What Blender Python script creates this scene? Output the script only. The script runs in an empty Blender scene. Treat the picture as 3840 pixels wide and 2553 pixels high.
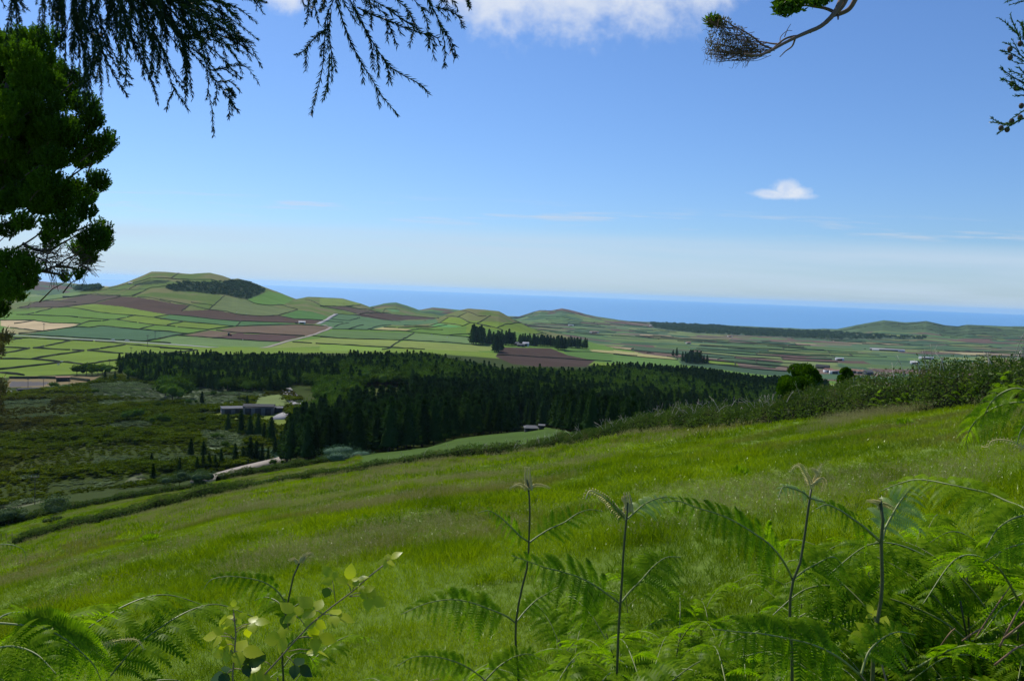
import bpy, bmesh, math, random
import numpy as np
from mathutils import Vector, Matrix
R_ = math.radians
rng = np.random.default_rng(7)
random.seed(7)
scene = bpy.context.scene
C = scene.collection

# ------------------------------------------------------------------ camera
F = 868.0; W2 = 512.0; H2 = 340.0
PITCH = R_(3.22); ROLL = math.atan(0.0385)
fwd = np.array([0, math.cos(PITCH), -math.sin(PITCH)])
up0 = np.array([0, math.sin(PITCH), math.cos(PITCH)])
rt0 = np.array([1.0, 0, 0])
rt = math.cos(ROLL)*rt0 + math.sin(ROLL)*up0
up = math.cos(ROLL)*up0 - math.sin(ROLL)*rt0
cam_d = bpy.data.cameras.new("camera")
cam = bpy.data.objects.new("camera", cam_d); C.objects.link(cam)
cam.matrix_world = Matrix(((rt[0], up[0], -fwd[0], 0), (rt[1], up[1], -fwd[1], 0), (rt[2], up[2], -fwd[2], 0), (0, 0, 0, 1)))
cam_d.sensor_width = 36.0; cam_d.lens = 36.0*F/1024.0
cam_d.clip_start = 0.05; cam_d.clip_end = 200000
scene.camera = cam

# ------------------------------------------------------------------ light
SUN_AZ = R_(-38); SUN_EL = R_(50)          # azimuth from +Y, towards -X
sun_d = bpy.data.lights.new("sun", 'SUN'); sun_d.energy = 5.0; sun_d.angle = R_(0.53); sun_d.color = (1.0, 0.95, 0.86)
sun = bpy.data.objects.new("sun", sun_d); C.objects.link(sun)
sdir = Vector((math.sin(SUN_AZ)*math.cos(SUN_EL), math.cos(SUN_AZ)*math.cos(SUN_EL), math.sin(SUN_EL)))
sun.rotation_euler = (-sdir).to_track_quat('-Z', 'Y').to_euler()
scene.view_settings.view_transform = 'Standard'; scene.view_settings.look = 'None'
scene.view_settings.exposure = -0.25; scene.view_settings.gamma = 1.0
cy = scene.cycles
cy.max_bounces = 8; cy.diffuse_bounces = 2; cy.glossy_bounces = 2; cy.transmission_bounces = 4
cy.transparent_max_bounces = 6; cy.volume_bounces = 1; cy.caustics_reflective = False; cy.caustics_refractive = False
cy.sample_clamp_indirect = 4; cy.use_adaptive_sampling = True; cy.adaptive_threshold = 0.02

class NT:                                     # tiny node-graph helper
    def __init__(s, tree): s.t = tree; tree.nodes.clear()
    def n(s, typ, ins=None, **kw):
        nd = s.t.nodes.new(typ)
        for k, v in kw.items(): setattr(nd, k, v)
        for k, v in (ins or {}).items():
            so = nd.inputs[k]
            if isinstance(v, bpy.types.NodeSocket): s.t.links.new(v, so)
            else: so.default_value = v
        return nd
    def m(s, op, a, b=0.0, c=0.0, clamp=False):
        return s.n('ShaderNodeMath', {0: a, 1: b, 2: c}, operation=op, use_clamp=clamp).outputs[0]
    def sm(s, x, a, b):                       # smoothstep
        return s.n('ShaderNodeMapRange', {'Value': x, 'From Min': a, 'From Max': b, 'To Min': 0.0, 'To Max': 1.0}, interpolation_type='SMOOTHSTEP').outputs[0]
    def mix(s, f, a, b, bt='MIX'):
        nd = s.n('ShaderNodeMix', data_type='RGBA', blend_type=bt)
        for so, v in ((nd.inputs[0], f), (nd.inputs[6], a), (nd.inputs[7], b)):
            if isinstance(v, bpy.types.NodeSocket): s.t.links.new(v, so)
            else: so.default_value = v if so.type != 'RGBA' or len(v) == 4 else (*v, 1)
        return nd.outputs[2]

world = bpy.data.worlds.new("World"); scene.world = world; world.use_nodes = True
g = NT(world.node_tree)
sky = g.n('ShaderNodeTexSky', sky_type='NISHITA', sun_disc=False)
sky.sun_elevation = SUN_EL; sky.sun_rotation = SUN_AZ
sky.altitude = 400; sky.air_density = 1.0; sky.dust_density = 0.6; sky.ozone_density = 2.6
tc = g.n('ShaderNodeTexCoord').outputs['Generated']
sx = g.n('ShaderNodeSeparateXYZ', {0: tc})
Y = g.m('MAXIMUM', sx.outputs[1], 0.05)
u = g.m('DIVIDE', sx.outputs[0], Y); v = g.m('DIVIDE', sx.outputs[2], Y)
uv = g.n('ShaderNodeCombineXYZ', {0: u, 1: v, 2: 0.0}).outputs[0]
col = g.mix(1.0, sky.outputs[0], (0.81, 1.09, 1.50), 'MULTIPLY')
# elevation tint: the photograph's sky goes from clear blue to pale blue near the horizon
nlow = g.n('ShaderNodeTexNoise', {'Vector': g.n('ShaderNodeVectorMath', {0: uv, 1: (2.5, 40, 1)}, operation='MULTIPLY').outputs[0], 'Scale': 1.0, 'Detail': 5.0, 'Roughness': .55}).outputs[0]
ve = g.m('ADD', v, g.m('MULTIPLY', g.m('SUBTRACT', nlow, 0.5), 0.018))
edge = g.m('ADD', 0.064, g.m('MULTIPLY', u, 0.008))
band = g.m('SUBTRACT', 1.0, g.sm(g.m('SUBTRACT', ve, edge), -0.010, 0.014))
front = g.sm(sx.outputs[1], 0.0, 0.2)
col = g.mix(g.m('MULTIPLY', g.m('MULTIPLY', band, front), g.m('ADD', .34, g.m('MULTIPLY', g.sm(nlow, .30, .66), .42))), col, (6.7, 8.3, 10.1))
# wisps above the band
w1 = g.n('ShaderNodeTexNoise', {'Vector': g.n('ShaderNodeVectorMath', {0: uv, 1: (6, 90, 1)}, operation='MULTIPLY').outputs[0], 'Scale': 1.0, 'Detail': 6.0, 'Roughness': .6}).outputs[0]
wv = g.m('MULTIPLY', g.sm(v, 0.070, 0.082), g.m('SUBTRACT', 1.0, g.sm(v, 0.088, 0.108)))
col = g.mix(g.m('MULTIPLY', g.m('MULTIPLY', g.sm(w1, 0.50, 0.70), wv), 0.60), col, (7.5, 8.2, 9.2))
# cumulus at the top and the small lens-shaped cloud
n1 = g.n('ShaderNodeTexNoise', {'Vector': uv, 'Scale': 22.0, 'Detail': 9.0, 'Roughness': .58, 'Distortion': .3}).outputs[0]
n2 = g.n('ShaderNodeTexNoise', {'Vector': uv, 'Scale': 60.0, 'Detail': 7.0, 'Roughness': .6}).outputs[0]
def ell(cx, cy_, rx, ry):
    a = g.m('DIVIDE', g.m('SUBTRACT', u, cx), rx); b = g.m('DIVIDE', g.m('SUBTRACT', v, cy_), ry)
    return g.m('SQRT', g.m('ADD', g.m('MULTIPLY', a, a), g.m('MULTIPLY', b, b)))
def cloud(ells, noise, amp, lo, hi):
    d = None
    for e in ells:
        q = ell(*e); d = q if d is None else g.m('MINIMUM', d, q)
    d = g.m('ADD', d, g.m('MULTIPLY', g.m('SUBTRACT', noise, 0.5), amp))
    return g.m('SUBTRACT', 1.0, g.sm(d, lo, hi))
def UV(px, py):
    d = fwd + (px-W2)/F*rt + (H2-py)/F*up
    return float(d[0]/d[1]), float(d[2]/d[1])
e1 = []
for px, py, rx, ry in ((500, -8, 42, 42), (560, -20, 70, 52), (640, -22, 70, 52), (700, -25, 45, 38), (455, -14, 28, 20), (285, -10, 26, 22)):
    a, b = UV(px, py); e1.append((a, b, rx/F, ry/F))
m1 = cloud(e1, g.m('ADD', g.m('MULTIPLY', n1, .6), g.m('MULTIPLY', n2, .4)), 2.2, 0.20, 1.35)
e2 = []
for px, py, rx, ry in ((787, 189, 16, 9), (797, 192, 13, 7), (772, 194, 19, 5), (788, 195, 26, 4)):
    a, b = UV(px, py); e2.append((a, b, rx/F, ry/F))
m2 = cloud(e2, n2, 1.6, 0.35, 1.35)
ccol = g.mix(n1, (7.6, 8.6, 10.4), (10.5, 10.8, 11.2))
col = g.mix(g.m('MULTIPLY', g.m('MULTIPLY', m1, front), 0.9), col, ccol)
col = g.mix(g.m('MULTIPLY', g.m('MULTIPLY', m2, front), 0.85), col, g.mix(g.sm(n2, .35, .65), (7.4, 8.6, 10.8), (9.8, 10.2, 10.9)))
bg = g.n('ShaderNodeBackground', {'Color': col, 'Strength': 0.10})
g.n('ShaderNodeOutputWorld', {'Surface': bg.outputs[0]})

# ------------------------------------------------------------------ naming
def tag(o, label=None, cat=None, group=None, kind=None):
    if label: o['label'] = label
    if cat: o['category'] = cat
    if group: o['group'] = group
    if kind: o['kind'] = kind
    return o
def empty(name, loc, label, cat, group=None):
    o = bpy.data.objects.new(name, None); C.objects.link(o); o.location = [float(t) for t in loc]; o.empty_display_size = .2
    return tag(o, label, cat, group)
def link(name, me, parent=None, world_space=True):
    o = bpy.data.objects.new(name, me); C.objects.link(o)
    if parent is not None:
        o.parent = parent
        if world_space: o.matrix_parent_inverse = Matrix.Translation(-Vector(parent.location))
    return o
def copy_tree(o, parent=None):
    c = o.copy(); C.objects.link(c)
    if parent is not None: c.parent = parent
    for ch in list(o.children): copy_tree(ch, c)
    return c
def nmesh(name, V, Fc, mat=None, smooth=False):
    """V (n,3), Fc (m,k) faces all of k corners, or a list of such arrays"""
    V = np.ascontiguousarray(V, dtype=np.float32)
    Fs = [f for f in (Fc if isinstance(Fc, list) else [Fc]) if len(f)]
    me = bpy.data.meshes.new(name)
    me.vertices.add(len(V)); me.vertices.foreach_set('co', V.ravel())
    loops = np.concatenate([f.ravel() for f in Fs]).astype(np.int32)
    tot = np.concatenate([np.full(len(f), f.shape[1]) for f in Fs]).astype(np.int32)
    st = np.concatenate([[0], np.cumsum(tot)[:-1]]).astype(np.int32)
    me.loops.add(len(loops)); me.loops.foreach_set('vertex_index', loops)
    me.polygons.add(len(tot)); me.polygons.foreach_set('loop_start', st); me.polygons.foreach_set('loop_total', tot)
    if smooth: me.polygons.foreach_set('use_smooth', np.ones(len(tot), bool))
    me.update(calc_edges=True)
    if mat: me.materials.append(mat)
    return me

# ------------------------------------------------------------------ noise
def vnoise(x, y, seed=0):
    xi = np.floor(x).astype(np.int64); yi = np.floor(y).astype(np.int64)
    fx = x-xi; fy = y-yi; fx = fx*fx*(3-2*fx); fy = fy*fy*(3-2*fy)
    def h(a, b):
        n = (a*374761393 + b*668265263 + seed*974634777) & 0xFFFFFFFF
        n = ((n ^ (n >> 13))*1274126177) & 0xFFFFFFFF
        return ((n ^ (n >> 16)) & 0xFFFF)/65535.0
    return (h(xi, yi)*(1-fx)+h(xi+1, yi)*fx)*(1-fy) + (h(xi, yi+1)*(1-fx)+h(xi+1, yi+1)*fx)*fy
def fbm(x, y, o=4, seed=0):
    s = 0; a = .5; t = 0
    for k in range(o):
        s = s + a*vnoise(x, y, seed+k); t += a; a *= .5; x = x*2.03+17.1; y = y*2.03-9.3
    return s/t
def sstep(t): t = np.clip(t, 0, 1); return t*t*(3-2*t)

# ------------------------------------------------------------------ pixel <-> world
def ray(px, py):
    px = np.asarray(px, float); py = np.asarray(py, float)
    return fwd + ((px-W2)/F)[..., None]*rt + ((H2-py)/F)[..., None]*up
def project(P):
    P = np.asarray(P, float); d = P@fwd
    return W2+F*(P@rt)/d, H2-F*(P@up)/d
def P3(px, py, d):                                # point at axis depth d
    return ray(px, py)*np.asarray(d, float)[..., None]

# ------------------------------------------------------------------ terrain
SEA = -180.0
def station(lst):
    """list of (px, py, r) or (px, 'z', z, r) -> arrays az, r, z"""
    A = []; 
    for e in lst:
        if e[1] == 'z':
            d = ray(e[0], 330.0); A.append((math.atan2(d[0], d[1]), e[3], e[2]))
        else:
            d = ray(e[0], e[1]); h = math.hypot(d[0], d[1]); A.append((math.atan2(d[0], d[1]), e[2], e[2]*d[2]/h))
    A.sort(); return np.array(A).T
ST = [station(s) for s in (
 [(-150,580,150),(0,550,140),(73,529,132),(147,513,125),(220,495,118),(267,485.5,112),(414,463,102),(516,453,95),(624,435,78),(698,428,66),(791,420,52),(883,413,43),(985,404,36),(1100,391,30)],
 [(0,527,195),(69,510,190),(147,496,190),(191,488,192),(220,480.5,196),(347,461,212),(358,455,225),(428,447,238),(458,438,255),(524,431,285),(546,427,300),(700,'z',-52,300),(850,'z',-52,290),(1024,'z',-44,260)],
 [(0,503,262),(100,490,252),(213,478,252),(290,458,272),(400,'z',-53,320),(550,'z',-57,350),(700,'z',-64,400),(1024,'z',-64,400)],
 [(0,377,640),(100,372,660),(190,362,760),(280,'z',-70,900),(450,'z',-72,950),(600,'z',-78,950),(760,'z',-88,900),(1024,'z',-92,900)],
 [(0,334.3,1225),(103,340.2,1121),(147,343.2,1077),(220,347.2,1030),(300,'z',-77,1060),(450,'z',-80,1150),(600,'z',-92,1200),(760,'z',-108,1250),(1024,'z',-112,1300)],
 [(0,312,1750),(69,307,1750),(167.5,313.6,1600),(250,321,1500),(316,324,1500),(400,326,1600),(440,328,1700),(530,335,1800),(600,342,2000),(800,352,2200),(1024,360,2300)],
 [(0,'z',-85,3500),(150,'z',-88,3600),(300,'z',-98,3600),(450,'z',-128,3600),(516,'z',-135,3600),(600,328,3600),(700,334,3600),(800,338.5,3600),(900,343,3600),(1024,347,3600)],
 [(0,'z',-150,5600),(500,'z',-160,5600),(650,'z',-168,5600),(1024,'z',-165,5600)],
 [(0,'z',-178,6300),(1024,'z',-178,6300)],
 [(0,'z',-192,6500),(1024,'z',-192,6500)])]
RIDGES = [  # silhouette (px,py), R, front, back
 ([(30,297),(60,293.5),(103,288),(117.6,285),(132,279.8),(151.4,271.7),(165,272),(176,272.9),(191,273.5),(210,272.4),(223,275.4),(232,278.8),(238,277.9),(256,283.5),(272,289.8),(294,297.7),(330,309),(360,320)], 2500, 1600, 3300),
 ([(270,306),(294,299.5),(308,296.5),(325,297),(343,298),(362,303.5),(372,307.5),(400,317),(430,326)], 2650, 1750, 3250),
 ([(350,312),(368,306.5),(384,303),(396,302),(406,305),(418,309.4),(440,318),(460,326)], 3500, 2900, 4100),
 ([(400,318),(418,309.6),(433,306.8),(455,308.7),(480,311),(500,318),(520,328)], 3700, 3000, 4300),
 ([(415,326),(430,320.5),(444.5,315),(459,309.8),(468,308),(484,309),(499,310.6),(507,315),(516.5,320.4),(533,328.5),(549,335),(580,345)], 2050, 1480, 2500),
 ([(495,322),(516.5,317.5),(529,313),(540,309.8),(550,310),(562,307.5),(575,310.4),(586.7,314),(597,316),(613,318.5),(633,321.5),(660,325)], 5000, 4200, 5700),
 ([(600,322),(633,321.5),(650.6,323.4),(670,323.2),(698,326),(715,325.6),(735,326.4),(753.6,329),(790,330)], 5400, 4600, 6100),
 ([(770,331),(790.6,328),(800,329.3),(809,329),(825,328),(837,328.5),(850,326),(864.8,322.8),(883.4,319.6),(905.6,322),(918,321),(926,320.3),(944.5,324.7),(957.6,326),(966.8,324.3),(1004,325.6),(1024,325.8),(1150,328)], 5500, 3500, 6200),
 ([(-80,282),(0,281),(38,280.5),(73.5,282.7),(107,286),(150,292)], 5000, 4200, 5700)]
RG = [(station([(a, b, R) for a, b in s]), R, f, b_) for s, R, f, b_ in RIDGES]
azf = np.radians(np.arange(-34.5, 34.51, 0.075))
AZ = np.concatenate([np.radians([-180,-160,-140,-120,-100,-85,-72,-62,-54,-48,-43,-40,-37,-35.5]), azf, np.radians([35.5,37,40,43,48,54,62,72,85,100,120,140,160,180])])
RR = np.concatenate([[0.0], np.geomspace(0.4, 200, 190), np.geomspace(201, 6500, 720)[1:]])
def build_table():
    A, Rr = np.meshgrid(AZ, RR, indexing='ij')
    rk = np.stack([np.interp(AZ, s[0], s[1]) for s in ST], 1); zk = np.stack([np.interp(AZ, s[0], s[2]) for s in ST], 1)
    rk = np.concatenate([np.zeros((len(AZ), 1)), rk], 1); zk = np.concatenate([np.full((len(AZ), 1), -1.9), zk], 1)
    Z = np.empty_like(A)
    for i in range(len(AZ)): Z[i] = np.interp(RR, rk[i], zk[i])
    # soften creases of the far country in range direction
    far = RR > 330
    Zs = Z.copy()
    k = 13
    ker = np.hanning(k+2)[1:-1]; ker /= ker.sum()
    pad = np.pad(Z, ((0, 0), (k//2, k//2)), mode='edge')
    Zs = sum(ker[j]*pad[:, j:j+Z.shape[1]] for j in range(k))
    Z[:, far] = Zs[:, far]
    for (s, R, f, b) in RG:
        zr = np.interp(AZ, s[0], s[2], left=-999, right=-999)[:, None]
        tf = np.clip((Rr-f)/(R-f), 0, 1); tb = np.clip((Rr-R)/(b-R), 0, 1)
        sh = np.where(Rr <= R, .45*tf+.55*sstep(tf), 1-tb**.8)
        hz = np.maximum(zr-Z, 0)*sh
        Z = Z+np.where(Rr < R*1.0001, hz, hz)
    x = Rr*np.sin(A); y = Rr*np.cos(A)
    amp = np.interp(Rr, [0, 3, 20, 120, 400, 1300, 2500, 5000, 6500], [0, .10, .28, .5, .8, 1.4, 3.5, 4, 1])
    calm = 1-np.exp(-((Rr/rk[:, 1:2]-1)/.22)**2)
    Z = Z + calm*(fbm(x/9, y/9, 3, 3)-.5)*np.interp(Rr, [0, 3, 20, 120, 300], [0, .1, .35, .6, 0]) \
          + (fbm(x/110, y/110, 4, 5)-.5)*2*amp*np.clip((Rr-60)/200, 0, 1)
    return Z
ZT = build_table()
def H(x, y):
    x = np.asarray(x, float); y = np.asarray(y, float)
    a = np.arctan2(x, y); r = np.hypot(x, y)
    i = np.clip(np.searchsorted(AZ, a)-1, 0, len(AZ)-2); j = np.clip(np.searchsorted(RR, r)-1, 0, len(RR)-2)
    ta = (a-AZ[i])/(AZ[i+1]-AZ[i]); tr = np.clip((r-RR[j])/(RR[j+1]-RR[j]), 0, 1)
    return (ZT[i, j]*(1-ta)+ZT[i+1, j]*ta)*(1-tr) + (ZT[i, j+1]*(1-ta)+ZT[i+1, j+1]*ta)*tr
RS = np.geomspace(3.0, 6400, 2200)
def hit(px, py, rmin=3.0):
    """where the ray of a pixel of the photo meets the ground: array (...,3)"""
    px = np.atleast_1d(np.asarray(px, float)); py = np.atleast_1d(np.asarray(py, float))
    out = np.zeros((len(px), 3)); rs = RS[RS >= rmin]
    for i in range(len(px)):
        d = ray(px[i], py[i]); h = math.hypot(d[0], d[1]); d = d/h
        zt = H(rs*d[0], rs*d[1]); zr = rs*d[2]
        k = np.nonzero(zr < zt)[0]
        k = k[0] if len(k) else len(rs)-1
        if k > 0:
            a = zr[k-1]-zt[k-1]; b = zt[k]-zr[k]; t = a/(a+b) if (a+b) > 1e-9 else 0
            r = rs[k-1]+(rs[k]-rs[k-1])*min(max(t, 0), 1)
        else: r = rs[k]
        out[i] = (r*d[0], r*d[1], H(r*d[0], r*d[1]))
    return out
def inpoly(px, py, poly):
    c = np.zeros(px.shape, bool); n = len(poly)
    for i in range(n):
        x1, y1 = poly[i]; x2, y2 = poly[i-1]
        if y1 == y2: continue
        k = ((y1 > py) != (y2 > py)) & (px < (x2-x1)*(py-y1)/(y2-y1)+x1)
        c ^= k
    return c
OFF = {'k': (0, 253.33, 6.8046), '1': (0, 293.33, 13.82), '2': (160, 280, 13.82), '3': (320, 293.33, 13.82), '4': (466.67, 320, 13.82), '5': (613.33, 312, 13.82), '6': (773.33, 312, 9.411),
       'a': (0, 360, 6.8046), 'b': (266.67, 360, 6.8046), 'c': (0, 520, 5.897), 'd': (373.33, 453.33, 6.8046), 'e': (677.33, 453.33, 6.8046), 'f': (746.67, 346.67, 8.506),
       'g': (0, 0, 5.347), 'h': (266.67, 0, 8.4), 'i': (666.67, 0, 6.534), 'p': (0, 0, 1)}
def pts(c, s):
    q = [float(t) for t in s.split()]; ox, oy, k = OFF[c]
    return [(ox+q[i]/k, oy+q[i+1]/k) for i in range(0, len(q), 2)]
# ------------------------------------------------------------------ materials
def mat_new(name):
    m = bpy.data.materials.new(name); m.use_nodes = True; return m, NT(m.node_tree)
def surf(name, colr, rough=.8, spec=.3, var=.25, scale=3.0, bump=0.0, island=0.0):
    m, g = mat_new(name)
    pos = g.n('ShaderNodeNewGeometry')
    nz_ = g.n('ShaderNodeTexNoise', {'Vector': pos.outputs['Position'], 'Scale': scale, 'Detail': 6.0, 'Roughness': .6}).outputs[0]
    f = g.m('ADD', 1.0-var, g.m('MULTIPLY', nz_, 2*var))
    c = g.mix(1.0, (*colr, 1), g.n('ShaderNodeCombineColor', {0: f, 1: f, 2: f}).outputs[0], 'MULTIPLY')
    p = g.n('ShaderNodeBsdfPrincipled', {'Base Color': c, 'Roughness': rough, 'Specular IOR Level': spec})
    if bump:
        b = g.n('ShaderNodeBump', {'Strength': bump, 'Distance': 0.02, 'Height': nz_}); m.node_tree.links.new(b.outputs[0], p.inputs['Normal'])
    g.n('ShaderNodeOutputMaterial', {0: p.outputs[0]}); return m
def leafmat(name, a, b, trans=.35, tcol=None, gloss=.06, rough=.35, scale=.3, tscale=1.0, cvar=.5, patch=None, objrand=0.0):
    """foliage: a..b by noise over position and per leaf, some light coming through"""
    m, g = mat_new(name)
    geo = g.n('ShaderNodeNewGeometry')
    nz_ = g.n('ShaderNodeTexNoise', {'Vector': geo.outputs['Position'], 'Scale': scale, 'Detail': 3.0}).outputs[0]
    f = g.sm(nz_, .32, .68)
    f = g.m('ADD', g.m('MULTIPLY', f, 1-cvar), g.m('MULTIPLY', geo.outputs['Random Per Island'], cvar))
    c = g.mix(f, a, b)
    if patch:                                  # (colour, scale, lo, hi) a third colour in patches
        n3 = g.n('ShaderNodeTexNoise', {'Vector': geo.outputs['Position'], 'Scale': patch[1], 'Detail': 4.0}).outputs[0]
        c = g.mix(g.sm(n3, patch[2], patch[3]), c, patch[0])
    if objrand:
        r = g.n('ShaderNodeObjectInfo').outputs['Random']
        k = g.m('ADD', 1-objrand, g.m('MULTIPLY', r, 2*objrand))
        c = g.mix(1.0, c, g.n('ShaderNodeCombineColor', {0: k, 1: k, 2: k}).outputs[0], 'MULTIPLY')
    tc_ = g.mix(1.0, c, tcol or (1.25, 1.5, .5), 'MULTIPLY')
    d = g.n('ShaderNodeBsdfDiffuse', {0: c}); t = g.n('ShaderNodeBsdfTranslucent', {0: tc_})
    s = g.n('ShaderNodeMixShader', {0: trans, 1: d.outputs[0], 2: t.outputs[0]})
    gl = g.n('ShaderNodeBsdfGlossy', {'Color': (1, 1, 1, 1), 'Roughness': rough})
    s = g.n('ShaderNodeMixShader', {0: gloss, 1: s.outputs[0], 2: gl.outputs[0]})
    g.n('ShaderNodeOutputMaterial', {0: s.outputs[0]}); return m
def wave_mat():
    m, g = mat_new('sea_water')
    geo = g.n('ShaderNodeNewGeometry')
    n = g.n('ShaderNodeTexNoise', {'Vector': g.n('ShaderNodeVectorMath', {0: geo.outputs['Position'], 1: (1, .25, 1)}, operation='MULTIPLY').outputs[0], 'Scale': .004, 'Detail': 8.0}).outputs[0]
    c = g.mix(n, (.10, .29, .52), (.13, .32, .56))
    b = g.n('ShaderNodeBump', {'Strength': .35, 'Distance': 6.0, 'Height': g.n('ShaderNodeTexNoise', {'Vector': geo.outputs['Position'], 'Scale': .02, 'Detail': 8.0}).outputs[0]})
    p = g.n('ShaderNodeBsdfPrincipled', {'Base Color': c, 'Roughness': .45, 'Specular IOR Level': .35, 'Normal': b.outputs[0]})
    g.n('ShaderNodeOutputMaterial', {0: p.outputs[0]}); return m
M = {}
M['bark'] = surf('bark', (.10, .075, .055), .9, .2, .45, 18, .5)
M['wood'] = surf('weathered_wood', (.13, .105, .085), .9, .2, .35, 6)
M['stone'] = surf('dark_field_stone', (.052, .058, .038), 1, .05, .5, .5)
M['road'] = surf('pale_asphalt', (.30, .29, .28), .9, .2, .12, .4)
M['track'] = surf('dusty_road', (.30, .26, .21), .95, .1, .12, .4)
M['white'] = surf('white_paint', (.62, .62, .60), .6, .4, .06, 1)
M['roofw'] = surf('pale_roofing', (.36, .37, .39), .5, .5, .15, 1)
M['tile'] = surf('tile_roof', (.30, .17, .12), .9, .2, .25, 2)
M['greyw'] = surf('grey_wall', (.13, .132, .135), .9, .2, .25, 1)
M['darkw'] = surf('dark_boards', (.05, .05, .052), .9, .2, .3, 2)
M['glass'] = surf('dark_glass', (.02, .025, .03), .15, .6, .1, 1)
M['metal'] = surf('galvanised_metal', (.35, .36, .37), .5, .5, .1, 4)
M['rubber'] = surf('rubber', (.02, .02, .02), .8, .2, .1, 4)
M['redp'] = surf('red_paint', (.35, .04, .03), .4, .5, .1, 4)
M['conifer'] = leafmat('conifer_needles', (.014, .036, .014), (.036, .070, .018), trans=.2, gloss=.0, scale=.05, objrand=.35, cvar=.5)
M['broad'] = leafmat('broadleaf_foliage', (.032, .070, .012), (.075, .125, .018), trans=.25, gloss=.0, scale=.05, objrand=.4, cvar=.5)
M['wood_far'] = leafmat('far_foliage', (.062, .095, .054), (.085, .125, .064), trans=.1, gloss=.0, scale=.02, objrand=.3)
M['scrub'] = leafmat('scrub_foliage', (.042, .074, .006), (.150, .170, .012), trans=.2, gloss=.0, scale=.012, cvar=.5, patch=((.070, .068, .014), .008, .52, .60), objrand=.35)
M['scrubg'] = leafmat('grey_brush_foliage', (.085, .125, .055), (.16, .195, .095), trans=.15, gloss=.0, scale=.02, cvar=.6, objrand=.3)
M['hedge'] = leafmat('hedge_leaves', (.030, .064, .012), (.115, .160, .036), trans=.3, gloss=.008, rough=.45, scale=.45, cvar=.4, patch=((.12, .105, .06), .9, .58, .68))
M['hedgecore'] = surf('hedge_inner_shade', (.012, .016, .008), 1, .0, .3, 2)  # near-black colour paints the shade inside the hedge
M['fernfar'] = leafmat('bracken_at_hedge', (.07, .15, .03), (.14, .24, .06), trans=.35, gloss=.01, scale=.5)
M['twig'] = surf('dead_twigs', (.46, .41, .34), .9, .2, .25, 3)
M['grass'] = leafmat('meadow_grass', (.055, .125, .002), (.310, .405, .006), trans=.34, tcol=(1.35, 1.4, .15), gloss=.008, rough=.22, scale=.28, cvar=.42, patch=((.19, .20, .05), .11, .53, .64))
M['seed'] = leafmat('seeding_grass', (.24, .23, .075), (.34, .32, .12), trans=.35, tcol=(1.1, 1.05, .8), gloss=.04, scale=.3, cvar=.5)
M['fern'] = leafmat('bracken_green', (.055, .135, .003), (.250, .370, .012), trans=.50, tcol=(1.5, 1.7, .30), gloss=.003, rough=.35, scale=1.6, cvar=.6)
M['fernpale'] = leafmat('bracken_young', (.30, .40, .13), (.48, .54, .20), trans=.50, gloss=.02, scale=3, cvar=.6)
M['fernstem'] = surf('bracken_stem', (.075, .085, .022), .5, .4, .5, 9)
M['fernrachis'] = surf('bracken_rachis', (.20, .24, .06), .45, .4, .3, 25)
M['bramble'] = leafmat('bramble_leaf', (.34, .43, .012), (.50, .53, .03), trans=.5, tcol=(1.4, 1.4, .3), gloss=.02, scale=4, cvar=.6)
M['brambled'] = leafmat('bramble_leaf_shaded', (.03, .07, .02), (.05, .10, .02), trans=.25, gloss=.02, scale=4)  # darker copy of the leaf colour, shade painted in
M['cane'] = surf('bramble_cane', (.26, .20, .11), .6, .4, .3, 30)
M['cryp'] = leafmat('cedar_needles', (.010, .024, .012), (.022, .045, .016), trans=.22, gloss=.01, rough=.3, scale=3, cvar=.5)
M['crypr'] = leafmat('spruce_sprig', (.030, .075, .025), (.06, .12, .03), trans=.25, gloss=.02, rough=.3, scale=3, cvar=.5)
M['heath'] = leafmat('heather_tree_foliage', (.024, .062, .006), (.115, .195, .012), trans=.42, tcol=(1.2, 1.6, .25), gloss=.01, scale=1.2, cvar=.35)
M['heathbrown'] = leafmat('brown_heather', (.10, .065, .035), (.16, .13, .05), trans=.25, gloss=.01, scale=3, cvar=.6)

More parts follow.
